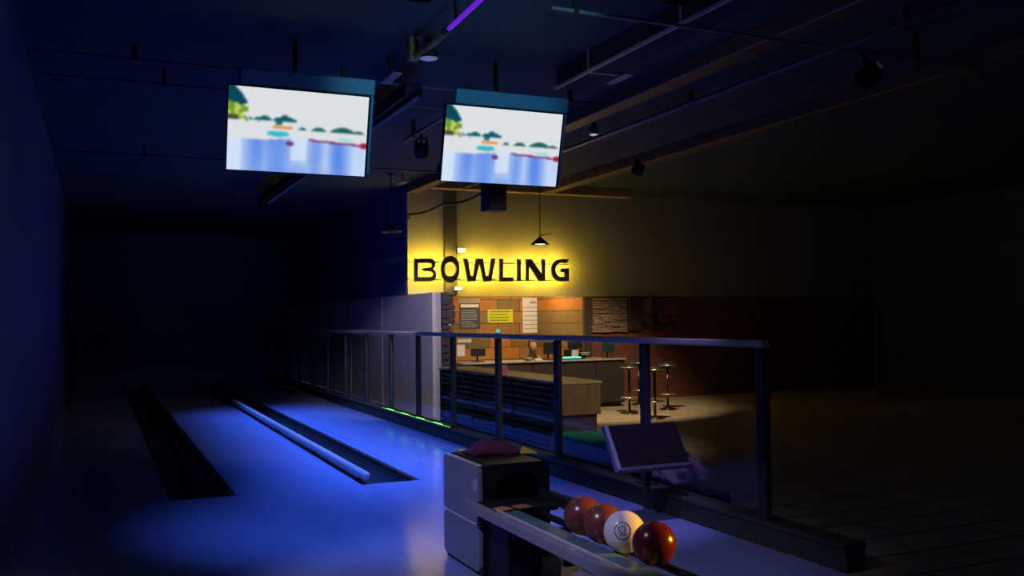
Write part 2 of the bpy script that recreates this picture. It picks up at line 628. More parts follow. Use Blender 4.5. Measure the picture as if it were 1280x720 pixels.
def sgn(cx, v):
    return P(ORX + cx / SCL, ORY + (455 - v) / SCL, Y=SY)


def ell(cx, cy, rx, ry, n=40, a0=0, a1=360):
    return [(cx + rx * math.cos(RAD(a0 + (a1 - a0) * k / n)), cy + ry * math.sin(RAD(a0 + (a1 - a0) * k / n))) for k in range(n + (0 if a1 - a0 == 360 else 1))]


def arc(cx, cy, rx, ry, a0, a1, n=10):
    return [(cx + rx * math.cos(RAD(a0 + (a1 - a0) * k / n)), cy + ry * math.sin(RAD(a0 + (a1 - a0) * k / n))) for k in range(n + 1)]


LET = {
    'B': [[(100, 0), (100, 158), (205, 158)] + arc(207, 120, 36, 38, 85, -65) + arc(210, 44, 40, 44, 65, -90),
          [(122, 30), (122, 128), (203, 128)] + arc(205, 112, 18, 16, 80, -80, 6) + [(168, 94), (146, 84), (168, 72)] + arc(207, 50, 24, 20, 80, -90, 8)],
    'O': [ell(347, 84, 64, 94), ell(347, 84, 44, 50)],
    'W': [[(440, 158), (466, 158), (490, 38), (508, 38), (528, 158), (574, 158), (594, 38), (614, 38), (636, 158), (660, 158), (632, 0), (580, 0), (553, 118), (549, 118), (520, 0), (470, 0)]],
    'L': [[(690, 0), (690, 156), (714, 156), (714, 28), (784, 28), (784, 0)]],
    'I': [[(815, 2), (815, 154), (837, 154), (837, 2)]],
    'N': [[(875, 4), (875, 154), (912, 154), (986, 48), (986, 154), (1006, 154), (1006, 2), (968, 2), (894, 108), (894, 4)]],
    'G': [[(1172, 154)] + arc(1118, 77, 68, 77, 90, 270, 20) + [(1172, 0), (1172, 90), (1116, 90), (1116, 64), (1142, 64), (1142, 32)] + arc(1114, 80, 36, 48, 270, 90, 14) + [(1158, 128)]],
}


def letter_mesh(name, loops, depth, inset=0.0, yoff=0.0):
    cu = bpy.data.curves.new(name, 'CURVE')
    cu.dimensions = '2D'
    cu.fill_mode = 'BOTH'
    cu.extrude = depth / 2
    cu.offset = -inset
    for lp in loops:
        s = cu.splines.new('POLY')
        s.points.add(len(lp) - 1)
        for p, (cx, v) in zip(s.points, lp):
            w = sgn(cx, v)
            p.co = (w.x, w.z, 0, 1)
        s.use_cyclic_u = True
    tmp = bpy.data.objects.new('tmp', cu)
    C.objects.link(tmp)
    dg = bpy.context.evaluated_depsgraph_get()
    me = bpy.data.meshes.new_from_object(tmp.evaluated_get(dg))
    bpy.data.objects.remove(tmp)
    bpy.data.curves.remove(cu)
    bm = B()
    bm.from_mesh(me)
    bpy.data.meshes.remove(me)
    for v in bm.verts:
        v.co = Vector((v.co.x, SY + yoff - v.co.z, v.co.y))
    return bm


z0 = sgn(347, -10).z
sg = thing('lettered_sign', 'backlit sign of dark letters reading BOWLING over the reception', 'sign', (sgn(600, 0).x, SY, z0))
for ch in 'BOWLING':
    lo = obj('letter', letter_mesh(ch, LET[ch], 0.06), M['letter'], sg)
    lo['label'] = 'dark letter ' + ch
    bl = obj('backlight', letter_mesh(ch + 'l', LET[ch], 0.012, 0.022, 0.045), M['led_yellow'], lo)
for v in (15, 138):
    a, c = sgn(58, v), sgn(1180, v)
    b = B(); box(b, WX + 0.01, c.x, SY + 0.07, SY + 0.10, a.z - 0.012, a.z + 0.012); obj('support_rail', b, M['letter'], sg)
for cx in (75, 265, 425, 675, 855, 1025, 1176):
    a, c = sgn(cx, 20), sgn(cx, 138)
    for q in (a, c):
        b = B(); tube(b, [(q.x, SY + 0.085, q.z), (q.x, WY + 0.0, q.z)], 0.009, 8); obj('standoff', b, M['letter'], sg)


def wall_spot(px, py, label, w, h):
    c = P(px, py, Y=WY - 0.16)
    t = thing('spotlight', label, 'spotlight', (c.x, WY - 0.16, c.z - h / 2), 'small lit spots on the sign wall')
    b = B()
    box(b, c.x - w / 2, c.x + w / 2, WY - 0.15, WY - 0.08, c.z - h / 2, c.z + h / 2, 0.01)
    tube(b, [(c.x, WY - 0.09, c.z), (c.x, WY, c.z)], 0.02, 8)
    obj('housing', b, M['black'], t)
    b = B()
    box(b, c.x - w / 2 + 0.008, c.x + w / 2 - 0.008, WY - 0.165, WY - 0.149, c.z - h / 2 + 0.008, c.z + h / 2 - 0.008, 0.006)
    obj('lens', b, M['spotlens'], t)


wall_spot(577, 313, 'small glowing spotlight just above the letters O and W', 0.17, 0.10)
wall_spot(573, 360.5, 'small glowing spotlight just below the letter O', 0.17, 0.085)


def pendant(px, py, Yp, rad, label, lit, m_shade, arm=None):
    c = P(px, py, Y=Yp)
    t = thing('pendant_lamp', label, 'lamp', (c.x, c.y, c.z), 'cone-shaded pendant lamps')
    h = rad * 0.85
    b = B()
    n = 32
    lathe(b, c, [(rad, 0), (rad * 0.98, 0.006), (rad * 0.55, h * 0.55), (rad * 0.22, h * 0.82), (rad * 0.14, h), (rad * 0.05, h),
                 (rad * 0.10, h * 0.93), (rad * 0.18, h * 0.77), (rad * 0.5, h * 0.5), (rad * 0.93, 0.006)], n)
    # open underside: drop the two cap faces
    caps = [f for f in b.faces if len(f.verts) == n]
    bmesh.ops.delete(b, geom=caps, context='FACES_ONLY')
    obj('lamp_shade', b, m_shade, t)
    b = B(); tube(b, [(c.x, c.y, c.z + h * 0.9), (c.x, c.y, CEIL)], 0.008, 8); obj('cord', b, M['cable'], t)
    b = B(); lathe(b, (c.x, c.y, CEIL - 0.03), [(0.05, 0), (0.055, 0.03)], 16); obj('ceiling_rose', b, M['black'], t)
    if not lit:
        b = B()
        tube(b, [(c.x + rad * math.cos(2 * PI * k / 28), c.y + rad * math.sin(2 * PI * k / 28), c.z + 0.004) for k in range(29)], 0.012, 8, cap=False)
        obj('rim', b, mat('tan_rim', (0.45, 0.33, 0.20), 0.5), t)
    if lit:
        b = B(); lathe(b, (c.x, c.y, c.z + 0.012), [(0.02, -0.0), (rad * 0.55, 0.0), (rad * 0.62, 0.02), (rad * 0.3, 0.05)], 24); obj('bulb', b, M['bulb'], t)
        light('POINT', 'pendant_bulb_light', (c.x, c.y, c.z - 0.05), 7, (1, 0.8, 0.5), t, shadow_soft_size=0.05)
    else:
        b = B(); sphere(b, (c.x, c.y, c.z + h * 0.45), rad * 0.22, 14, 10); obj('bulb', b, M['cream'], t)
    if arm:
        b = B(); tube(b, [(c.x, c.y, c.z + h + 0.02), (c.x + arm, c.y, c.z + h + 0.06), (c.x + arm + 0.02, c.y, c.z + h + 0.06)], 0.008, 8); obj('arm', b, M['brass'], t)
    return t


pendant(675, 306, 14.4, 0.165, 'dark cone pendant lamp with lit underside above the letter N', True, M['black'], 0.22)
pendant(489, 290, 15.2, 0.16, 'unlit pendant lamp with a tan rim before the navy wall', False, M['black'])

# ------------------------------------------------------------------ ceiling services
def beam_thing(name, label, cat, m, *a, **k):
    b = B()
    box(b, *a, **k)
    return tag(obj(name, b, m), label, cat)


beam_thing('timber_beam', 'long brown ceiling beam above the railing, passing behind the near television', 'beam', M['beam'], 5.18, 5.40, 4.0, 16.28, 3.99, CEIL, bev=0.01)
beam_thing('timber_beam', 'brown ceiling beam furthest from the lanes', 'beam', M['beam'], 7.55, 7.78, 5.0, 15.46, 3.99, CEIL, bev=0.01)
beam_thing('timber_beam', 'tan cross beam just in front of the sign wall', 'beam', M['beamX'], 5.42, 9.5, 15.48, 15.66, 3.99, CEIL, bev=0.01)


def pipe(name, label, cat, pts, r, m, clips=()):
    t = thing(name, label, cat, pts[0])
    b = B(); tube(b, pts, r, 10); obj('pipe', b, m, t)
    for c in clips:
        b = B(); box(b, c[0] - 0.02, c[0] + 0.02, c[1] - 0.02, c[1] + 0.02, c[2] - r * 1.3, CEIL); obj('hanger', b, M['black'], t)
    return t


ZP = 4.02
pipe('conduit', 'thin pale conduit crossing the ceiling in front of the televisions', 'conduit', [(-0.5, 8.9, ZP), (5.17, 8.9, ZP)], 0.012, M['pipe'], [(x, 8.9, ZP) for x in (0.3, 2.2, 4.7)])
pipe('conduit', 'second thin conduit crossing just behind the first', 'conduit', [(-0.5, 9.75, ZP), (4.0, 9.75, ZP)], 0.012, M['pipe'], [(x, 9.75, ZP) for x in (0.6, 2.5, 3.8)])
pipe('conduit', 'faint conduit crossing low behind the televisions', 'conduit', [(-0.5, 14.0, ZP), (5.17, 14.0, ZP)], 0.015, M['pipe'], [(x, 14.0, ZP) for x in (0.6, 2.8, 5.0)])
pipe('conduit', 'pipe crossing the ceiling near the top right', 'conduit', [(3.0, 5.95, 3.905), (7.5, 5.95, 3.905)], 0.014, M['pipe'], [(x, 5.95, 3.905) for x in (3.2, 6.6)])
pipe('conduit', 'grey pipe running lengthwise between the two brown beams', 'conduit', [(6.0, 4.5, ZP), (6.0, 15.4, ZP)], 0.028, M['pipe'], [(6.0, y, ZP) for y in (5.5, 8.5, 12, 15)])
pipe('conduit', 'short pale pipe ending above the near television', 'conduit', [(3.6, 9.1, 3.96), (3.6, 11.4, 3.96)], 0.022, M['pipe'], [(3.6, 9.3, 3.96), (3.6, 11, 3.96)])
pipe('conduit', 'short tan pipe ending above the near television corner', 'conduit', [(4.35, 9.3, ZP), (4.35, 11.2, ZP)], 0.028, M['beamX'], [(4.35, 9.6, ZP), (4.35, 11, ZP)])

t = thing('air_duct', 'long square metal duct with a highlight strip over the railing', 'duct', (4.3, 6.0, 3.94))
b = B(); box(b, 4.18, 4.46, 3.5, 8.2, 3.95, CEIL, 0.008); obj('casing', b, M['duct'], t)
for y in (4.5, 6.0, 7.5):
    b = B(); box(b, 4.165, 4.475, y, y + 0.04, 3.935, CEIL, 0.004); obj('joint_flange', b, M['railmetal'], t)
b = B(); box(b, 4.16, 4.18, 3.5, 8.2, 3.935, 3.965); obj('highlight_strip', b, M['brightmetal'], t)  # bright strip stands in for the highlight along the duct edge

# purple tube
a0, a1 = P(560, 37, z=3.98), P(600, 0, z=3.98)
d = (a1 - a0).normalized()
e = a0 + d * 4.6
t = thing('light_tube', 'glowing purple light tube on the ceiling', 'light tube', a0)
b = B(); tube(b, [a0, e], 0.020, 12); obj('tube', b, M['uv_tube'], t)
for p in (a0, e):
    b = B(); tube(b, [p - d * 0.05, p + d * 0.03], 0.026, 12); obj('end_cap', b, M['black'], t)
mid = [a0 + d * k for k in (0.2, 1.6, 3.0, 4.4)]
for p in mid:
    b = B(); box(b, p.x - 0.012, p.x + 0.012, p.y - 0.012, p.y + 0.012, p.z + 0.015, CEIL); obj('hanger', b, M['black'], t)
# unlit batten that carries on from it
s0, s1 = a0 - d * 0.07, P(517, 70, z=3.98)
t = thing('light_batten', 'unlit brown batten continuing from the purple tube', 'batten', s1)
b = B(); tube(b, [s0, s0.lerp(s1, 0.5) + Vector((0.02, 0, 0.0)), s1], 0.03, 10); obj('batten', b, M['beam'], t)
b = B(); box(b, s1.x - 0.05, s1.x + 0.05, s1.y - 0.05, s1.y + 0.05, s1.z - 0.04, CEIL, 0.01); obj('end_box', b, M['brownwood'], t)
# small lavender lamp beside it
c = P(536, 73, z=3.96)
t = thing('ceiling_spot', 'small oval lavender lamp beside the unlit batten', 'lamp', c)
b = B(); lathe(b, c, [(0.085, 0.0), (0.09, 0.05), (0.04, 0.10), (0.03, CEIL - c.z)], 24); obj('housing', b, M['black'], t)
b = B(); lathe(b, c + Vector((0, 0, -0.012)), [(0.05, 0), (0.08, 0.011)], 24); obj('lens', b, M['lavender'], t)
c = P(742, 168, z=3.96)
t = thing('ceiling_spot', 'small white spot glinting on the ceiling right of the near television', 'lamp', c)
b = B(); lathe(b, c, [(0.06, 0.0), (0.06, 0.08), (0.03, 0.10), (0.03, CEIL - c.z)], 20); obj('housing', b, M['pipe'], t)
b = B(); lathe(b, c + Vector((0, 0, -0.012)), [(0.035, 0), (0.05, 0.011)], 20); obj('lens', b, M['whitelens'], t)
# pale bracket plates under the ceiling
for px, py, lab in ((489, 98, 'pale flat bracket on the ceiling above the two televisions'), (774, 99, 'pale flat bracket at the end of the metal duct'), (503, 229, 'small pale bracket at the top of the navy wall')):
    c = P(px, py, z=3.98)
    b = B()
    box(b, c.x - 0.05, c.x + 0.05, c.y - 0.20, c.y + 0.20, 3.975, 3.99, 0.003)
    box(b, c.x - 0.015, c.x + 0.015, c.y - 0.03, c.y + 0.03, 3.99, CEIL)
    tag(obj('bracket', b, M['railmetal']), lab, 'bracket')

# black loudspeaker hanging under the television line
c = P(618, 264, Y=11.2)
t = thing('loudspeaker', 'dark loudspeaker box hanging below the near television', 'loudspeaker', c)
b = B(); box(b, c.x - 0.14, c.x + 0.14, 11.1, 11.34, c.z, c.z + 0.38, 0.015, seg=2); obj('cabinet', b, mat('speaker_navy', (0.025, 0.03, 0.06), 0.6), t)
b = B(); box(b, c.x - 0.12, c.x + 0.12, 11.085, 11.10, c.z + 0.02, c.z + 0.36, 0.004); obj('grille', b, M['black'], t)
b = B(); tube(b, [(c.x, 11.22, c.z + 0.38), (c.x, 11.22, CEIL)], 0.02, 10); obj('pole', b, M['black'], t)

# sagging cable
pts = []
q0, q1, q2 = P(511, 268, Y=WY - 0.35), P(553, 255, Y=15.4), P(600, 243, Y=14.6)
q3 = Vector((q2.x + 0.4, 14.2, CEIL - 0.02))
ctl = [q0, q1, q2, q3]
for i in range(len(ctl) - 1):
    for k in range(8):
        s = k / 8
        pts.append(ctl[i].lerp(ctl[i + 1], s) + Vector((0, 0, -0.05 * math.sin(PI * s))))
pts.append(q3)
pts.insert(0, Vector((WX + 0.03, WY - 0.03, q0.z - 0.03)))
b = B(); tube(b, pts, 0.022, 8)
tag(obj('cable', b, M['cable']), 'dark cable sagging from the navy wall corner up to the ceiling', 'cable')


# ------------------------------------------------------------------ televisions
def screen_colour(u, v):
    """beach picture, u to the right and v down, display colours"""
    w = 0.86
    col = (0.85, 0.86, 0.87)
    if v > 0.60 + 0.02 * math.sin(9 * u):
        s = 0.5 + 0.5 * noise.noise(Vector((u * 6, v * 1.5, 3)))
        blue = (0.22, 0.42, 0.86)
        pale = (0.82, 0.88, 0.95)
        k = 0.15
        for c0, wd in ((0.34, 0.14), (0.20, 0.10), (0.62, 0.07), (0.80, 0.09), (0.50, 0.30)):
            k = max(k, math.exp(-((u - c0) / wd) ** 2) * (0.8 if c0 != 0.5 else max(0, (v - 0.72) * 2.4)))
        k = max(0, min(1, k * (0.5 + 0.7 * s)))
        if 0.44 < u < 0.56 and v < 0.85:
            k *= 0.25
        if u < 0.1:
            k *= 0.3
        col = tuple(pale[i] * (1 - k) + blue[i] * k for i in range(3))
    n1 = noise.noise(Vector((u * 26, v * 14, 0)))
    if u < 0.115 + 0.03 * n1 and v < 0.27 - 1.2 * max(0, u - 0.06) + 0.04 * n1 and u * 1.4 < 0.06 + v * 0.8:
        col = (0.03, 0.26, 0.33)
    if u < 0.13 + 0.04 * n1 and 0.17 + 0.5 * u + 0.02 * n1 < v < 0.385:
        col = (0.42, 0.58, 0.18) if n1 > -0.1 else (0.72, 0.80, 0.36)
    if u < 0.07 and 0.34 < v < 0.40:
        col = (0.30, 0.26, 0.20)
    t1 = 0.36 - 0.05 * max(0, 1 - abs(u - 0.39) / 0.08) - 0.03 * max(0, 1 - abs(u - 0.24) / 0.06) + 0.03 * n1
    if 0.14 < u < 0.48 and t1 < v < 0.385 and (u < 0.30 or u > 0.31):
        col = (0.05, 0.34, 0.38)
    if 0.12 < u < 0.22 and 0.385 < v < 0.41 and n1 > 0:
        col = (0.20, 0.26, 0.22)
    if 0.33 < u < 0.38 and 0.38 < v < 0.43:
        col = (0.12, 0.40, 0.42)
    if 0.31 < u < 0.45 and 0.44 < v < 0.47:
        col = (0.86, 0.55, 0.22)
    for c0, wd, h in ((0.52, 0.03, 0.03), (0.64, 0.055, 0.045), (0.82, 0.10, 0.065), (0.93, 0.05, 0.03)):
        if abs(u - c0) < wd and 0.47 - h * (1 - ((u - c0) / wd) ** 2) + 0.01 * n1 < v < 0.475:
            col = (0.10, 0.36, 0.34)
    if ((u - 0.35) / 0.08) ** 2 + ((v - 0.535) / 0.035) ** 2 < 1:
        col = (0.22, 0.70, 0.76)
    if ((u - 0.84) / 0.07) ** 2 + ((v - 0.555) / 0.015) ** 2 < 1:
        col = (0.55, 0.86, 0.82)
    if u > 0.57 and abs(v - (0.585 + 0.035 * (u - 0.57) / 0.43)) < 0.011 + 0.012 * max(0, n1) + (0.02 if u > 0.955 else 0):
        col = (0.62, 0.08, 0.20) if u > 0.93 else (0.45, 0.22, 0.42)
    if ((u - 0.435) / 0.03) ** 2 + ((v - 0.645) / 0.028) ** 2 < 1:
        col = (0.42, 0.22, 0.40)
    return col


def screen_mat():
    m = bpy.data.materials.new('lit_screen')
    m.use_nodes = True
    nt = m.node_tree
    b = nt.nodes['Principled BSDF']
    b.inputs['Base Color'].default_value = (0.01, 0.01, 0.01, 1)
    b.inputs['Roughness'].default_value = 0.2
    at = nt.nodes.new('ShaderNodeVertexColor')
    at.layer_name = 'picture'
    nt.links.new(at.outputs['Color'], b.inputs['Emission Color'])
    b.inputs['Emission Strength'].default_value = 1.05
    return m


M['screen'] = screen_mat()


def s2l(c):
    return c / 12.92 if c <= 0.04045 else ((c + 0.055) / 1.055) ** 2.4


def television(cx, label):
    W2, ZB, ZT, YB, YT = 0.60, 2.955, 3.635, 8.16, 7.98
    t = thing('television', label, 'television', (cx, YB, ZB - 0.01), 'televisions hanging over the lanes')
    up = Vector((0, YT - YB, ZT - ZB))
    H = up.length
    up.normalize()
    nrm = Vector((0, up.z, -up.y)) * 1.0      # away from the viewer
    o = Vector((cx, YB, ZB))
    R = Matrix((Vector((1, 0, 0)), nrm, up)).transposed()

    def part(name, m, x0, x1, d0, d1, h0, h1, bev=0.0):
        b = B()
        vs = box(b, x0, x1, d0, d1, h0, h1, bev)
        for v in b.verts:
            v.co = o + R @ v.co
        return obj(name, b, m, t)
    part('casing', M['blackgloss'], -W2 - 0.004, W2 + 0.02, 0.004, 0.06, -0.006, H + 0.014, 0.002)
    part('top_halo', M['tvtop'], -W2 + 0.09, W2 + 0.055, 0.01, 0.09, H + 0.015, H + 0.155, 0.01)  # solid band standing in for the screen's glow, tinted to match it
    part('side_halo', M['tvtop'], W2 + 0.021, W2 + 0.05, 0.02, 0.07, 0.02, H + 0.014, 0.004)
    # the picture: a fine grid of face colours on the flat screen
    nx, ny = 150, 90
    pic = [[screen_colour(i / nx, 1 - j / ny) for i in range(nx + 1)] for j in range(ny + 1)]
    for _ in range(2):      # the screen is a soft picture
        pic = [[tuple(sum(pic[min(max(j + dj, 0), ny)][min(max(i + di, 0), nx)][q] * (2 - abs(di)) * (2 - abs(dj)) for di in (-1, 0, 1) for dj in (-1, 0, 1)) / 16 for q in range(3))
                for i in range(nx + 1)] for j in range(ny + 1)]
    bm = B()
    lay = bm.loops.layers.float_color.new('picture')
    vs = [[bm.verts.new(o + R @ Vector((-W2 + 2 * W2 * i / nx, 0.0, H * j / ny))) for i in range(nx + 1)] for j in range(ny + 1)]
    for j in range(ny):
        for i in range(nx):
            f = bm.faces.new((vs[j][i], vs[j][i + 1], vs[j + 1][i + 1], vs[j + 1][i]))
            for lp, (a, c) in zip(f.loops, ((i, j), (i + 1, j), (i + 1, j + 1), (i, j + 1))):
                k = pic[c][a]
                lp[lay] = (s2l(k[0]), s2l(k[1]), s2l(k[2]), 1)
    obj('screen', bm, M['screen'], t)
    b = B()
    pm = o + R @ Vector((0, 0.06, H * 0.55))
    tube(b, [pm, pm + Vector((0, 0.12, 0)), Vector((cx, pm.y + 0.12, CEIL))], 0.022, 10)
    box(b, cx - 0.14, cx + 0.14, pm.y - 0.01, pm.y + 0.02, pm.z - 0.12, pm.z + 0.12, 0.005)
    obj('mount', b, M['black'], t)
    return t


television(3.535, 'lit television showing a beach, hanging above the lane beside the railing')
television(1.60, 'lit television hanging above the lane beyond the dark gutter')

# ------------------------------------------------------------------ ball return
HX0, HX1, HY0, HY1, HZ = 2.25, 2.74, 5.55, 6.22, 0.715
br = thing('ball_return', 'silver and black ball return hood with a long ball tray', 'ball return', ((HX0 + HX1) / 2, 5.0, 0))
b = B()      # black core with rounded shoulders, seen from the tray side
prof = []
r = 0.10
def rrect(x0, x1, z0, z1, r, nn=6):
    out = [(x0, z0), (x1, z0)]
    out += [(x1 - r + r * math.cos(RAD(a)), z1 - r + r * math.sin(RAD(a))) for a in [90 * k / nn for k in range(nn + 1)]]
    out += [(x0 + r + r * math.cos(RAD(a)), z1 - r + r * math.sin(RAD(a))) for a in [90 + 90 * k / nn for k in range(nn + 1)]]
    return out
outer = rrect(HX0 + 0.012, HX1, 0.0, HZ, 0.055)
inner = rrect(HX0 + 0.10, HX1 - 0.05, 0.40, HZ - 0.06, 0.14)
# body as a shell: outer walls, front ring with the mouth, dark cavity
yb = HY1
yf = HY0
yc = HY0 + 0.42
of = [b.verts.new((x, yf, z)) for x, z in outer]
ob = [b.verts.new((x, yb, z)) for x, z in outer]
nn = len(of)
for i in range(nn):
    b.faces.new((of[i], of[(i + 1) % nn], ob[(i + 1) % nn], ob[i]))
b.faces.new(ob)
inf = [b.verts.new((x, yf, z)) for x, z in inner]
inb = [b.verts.new((x, yc, z)) for x, z in inner]
for i in range(nn):
    b.faces.new((of[i], inf[i], inf[(i + 1) % nn], of[(i + 1) % nn]))
    b.faces.new((inf[i], inb[i], inb[(i + 1) % nn], inf[(i + 1) % nn]))
b.faces.new(inb)
obj('hood', b, M['blackgloss'], br)
# silver side plate in two leaves with a bright seam, rounded corners
def side_plate(y0, y1, z0, z1, rc, name, m, x0, x1, lean=0.0):
    b = B()
    out = []
    for (cy, cz, s) in ((y1 - rc, z0 + rc, -90), (y1 - rc, z1 - rc, 0), (y0 + rc, z1 - rc, 90), (y0 + rc, z0 + rc, 180)):
        for k in range(6):
            a = RAD(s + 90 * k / 5)
            out.append((x0, cy + rc * math.cos(a), cz + rc * math.sin(a)))
    prism(b, out, (x1 - x0, 0, 0))
    return obj(name, b, m, br)
sp = side_plate(HY0 + 0.01, HY1 + 0.0, 0.335, HZ - 0.012, 0.035, 'side_panel', M['silver'], HX0 - 0.012, HX0 + 0.012)
sp2 = side_plate(HY0 + 0.01, HY1 + 0.0, 0.03, 0.320, 0.05, 'side_panel', M['silver'], HX0 - 0.012, HX0 + 0.012)
b = B(); box(b, HX0 - 0.016, HX0 + 0.0, HY0 + 0.01, HY1 - 0.01, 0.320, 0.335, 0.003); obj('seam_strip', b, M['brightmetal'], br)
b = B(); box(b, HX0 - 0.014, HX0 + 0.014, HY0 + 0.01, HY1 - 0.02, HZ - 0.012, HZ + 0.002, 0.004); obj('edge_trim', b, M['brightmetal'], br)
# pale badge
b = B()
for k in range(2):
    pass
cy, cz = P(593.5, 606.5, X=HX0 - 0.013).y, P(593.5, 606.5, X=HX0 - 0.013).z
out = [(HX0 - 0.0145, cy + 0.035 * math.cos(2 * PI * k / 24), cz + 0.042 * math.sin(2 * PI * k / 24)) for k in range(24)]
prism(b, out, (0.003, 0, 0))
obj('badge', b, mat('badge_pale', (0.36, 0.38, 0.48), 0.4), br)
# tray
TX0, TX1, TY0, TY1, TZ = 2.12, 2.70, 3.05, 5.53, 0.515
b = B()
box(b, TX0, TX0 + 0.05, TY0, TY1, TZ - 0.065, TZ, 0.012, seg=2)
obj('edge_rail', b, M['silver'], br)
b = B()
box(b, TX0 + 0.05, TX0 + 0.075, TY0, TY1 - 0.01, TZ - 0.06, TZ - 0.02, 0.003)
obj('rubber_strip', b, M['black'], br)
b = B()
box(b, TX0 + 0.075, TX0 + 0.088, TY0, TY1 - 0.35, TZ - 0.06, TZ - 0.006, 0.003)
obj('lip', b, M['brightmetal'], br)
b = B()       # bed: flat shelf that falls into the ball channel, open beyond it
pr = [(TX0 + 0.088, TZ - 0.03), (2.36, TZ - 0.036), (2.395, TZ - 0.050), (2.412, TZ - 0.075), (2.40, TZ - 0.088), (TX0 + 0.088, TZ - 0.065)]
prism(b, [(x, TY0, z) for x, z in pr], (0, TY1 - TY0 - 0.0, 0))
obj('bed', b, M['tray'], br)
b = B(); box(b, TX0 + 0.09, TX1 - 0.06, TY1 - 0.30, TY1 + 0.01, TZ - 0.06, TZ - 0.026, 0.004); obj('chute_plate', b, M['black'], br)
b = B(); tube(b, [(2.53, TY0, TZ - 0.075), (2.53, TY1, TZ - 0.075)], 0.02, 12); obj('channel_rail', b, M['black'], br)
b = B()
box(b, TX1 - 0.055, TX1, 4.75, TY1, TZ - 0.05, TZ + 0.03, 0.012)
obj('guard', b, M['black'], br)
for yy in (TY0 + 0.02, 3.62, 4.25, 4.88, 5.4):
    b = B(); box(b, TX0 + 0.06, 2.55, yy, yy + 0.03, TZ - 0.13, TZ - 0.09); obj('cross_bar', b, M['black'], br)
b = B(); box(b, TX0 + 0.16, 2.45, 5.2, HY0 - 0.005, 0.0, TZ - 0.13, 0.01); obj('pedestal', b, M['blackgloss'], br)
b = B(); box(b, TX0 + 0.2, 2.5, 3.1, 3.3, 0.0, TZ - 0.13, 0.01); obj('pedestal', b, M['blackgloss'], br)

# bits on the tray and on the hood
def card(name, px, py, z, w, d, ang, m, label, cat, h=0.004):
    c = P(px, py, z=z)
    b = B()
    box(b, -w / 2, w / 2, -d / 2, d / 2, 0, h)
    for v in b.verts:
        v.co = Matrix.Rotation(ang, 3, 'Z') @ v.co + Vector((c.x, c.y, z))
    return tag(obj(name, b, m), label, cat)


card('sticker', 629.5, 636.5, TZ - 0.026, 0.085, 0.10, 0.3, M['orangecard'], 'orange sticker on the tray, nearer the silver edge', 'sticker', 0.006)
card('sticker', 653, 633.5, TZ - 0.026, 0.09, 0.10, 0.2, mat('brown_sticker', (0.36, 0.17, 0.08), 0.6), 'dull brown sticker on the tray in front of the black hood', 'sticker', 0.006)
card('card', 577, 563.0, HZ, 0.05, 0.08, 0.2, M['yellowcard'], 'small yellow card at the far corner of the hood top', 'card', 0.006)
# folded yellow wedge at the far right of the hood
c0 = P(658, 566.5, z=HZ)
b = B()
prism(b, [(c0.x - 0.045, c0.y, HZ), (c0.x + 0.075, c0.y - 0.03, HZ), (c0.x - 0.02, c0.y, HZ + 0.045)], (0.015, 0.05, 0))
tag(obj('folded_card', b, M['yellowcard']), 'folded yellow card standing at the right end of the hood top', 'card')

# dark red crumpled cloth on the hood
c0 = P(585, 562, z=HZ + 0.004)
c1 = P(655, 556, z=HZ + 0.004)
b = B()
nx, ny = 36, 16
g = []
for j in range(ny + 1):
    row = []
    for i in range(nx + 1):
        s, tt = i / nx, j / ny
        x = HX0 + 0.08 + s * 0.34 + 0.03 * math.sin(3 * tt)
        y = 5.86 + tt * 0.24 + 0.04 * math.sin(5 * s) + 0.05 * s
        env = (math.sin(PI * min(1, max(0, s)))) ** 0.5 * (math.sin(PI * tt)) ** 0.5
        hgt = 0.02 + env * (0.018 + 0.04 * noise.noise(Vector((s * 4, tt * 3, 7))) + 0.03 * math.sin(9 * tt + 3 * s) + 0.03 * s)
        row.append(b.verts.new((x, y, HZ + max(0.006, hgt))))
    g.append(row)
for j in range(ny):
    for i in range(nx):
        f = b.faces.new((g[j][i], g[j][i + 1], g[j + 1][i + 1], g[j + 1][i]))
        f.smooth = True
ex = bmesh.ops.extrude_face_region(b, geom=list(b.faces))
for v in ex['geom']:
    if isinstance(v, bmesh.types.BMVert):
        v.co.z = HZ + 0.002
tag(obj('cloth', b, M['redcloth']), 'dark red crumpled cloth lying on top of the ball return hood', 'cloth')

# things under the tray
c = P(683, 706, Y=5.05)
zt = c.z
t_c = Vector((2.66, 5.42, 0))
b = B(); box(b, t_c.x - 0.07, t_c.x + 0.07, t_c.y - 0.05, t_c.y + 0.05, 0.001, 0.13, 0.006)
box(b, t_c.x - 0.074, t_c.x + 0.074, t_c.y - 0.054, t_c.y + 0.054, 0.105, 0.132, 0.004)
tag(obj('small_box', b, M['cream']), 'small cream box on the floor below the ball tray', 'box')


b = B(); box(b, 2.555, 2.575 + 0.05, 5.25, 5.31, 0.0, 0.035, 0.006)
tag(obj('small_tin', b, M['orangecard']), 'small orange tin on the floor in front of the cream box', 'tin')

# ------------------------------------------------------------------ balls
BR = 0.106
BX = 2.446
BZ = TZ - 0.075 + 0.126


def ball(y, m, label, holes_dir):
    c = Vector((BX, y, BZ))
    t = thing('bowling_ball', label, 'bowling ball', (c.x, c.y, c.z - BR), 'bowling balls in the tray')
    b = B(); sphere(b, c, BR, 48, 32); obj('shell', b, m, t)
    d = Vector(holes_dir).normalized()
    u, w = frame_for(d)
    for (a, e) in ((-0.14, 0.12), (0.14, 0.12), (0.0, -0.22)):
        n = (d + u * a + w * e).normalized()
        p = c + n * (BR - 0.004)
        b = B(); tube(b, [p, p + n * 0.0046], 0.011 if e > 0 else 0.013, 14); obj('finger_hole', b, M['hole'], t)
    return t, c


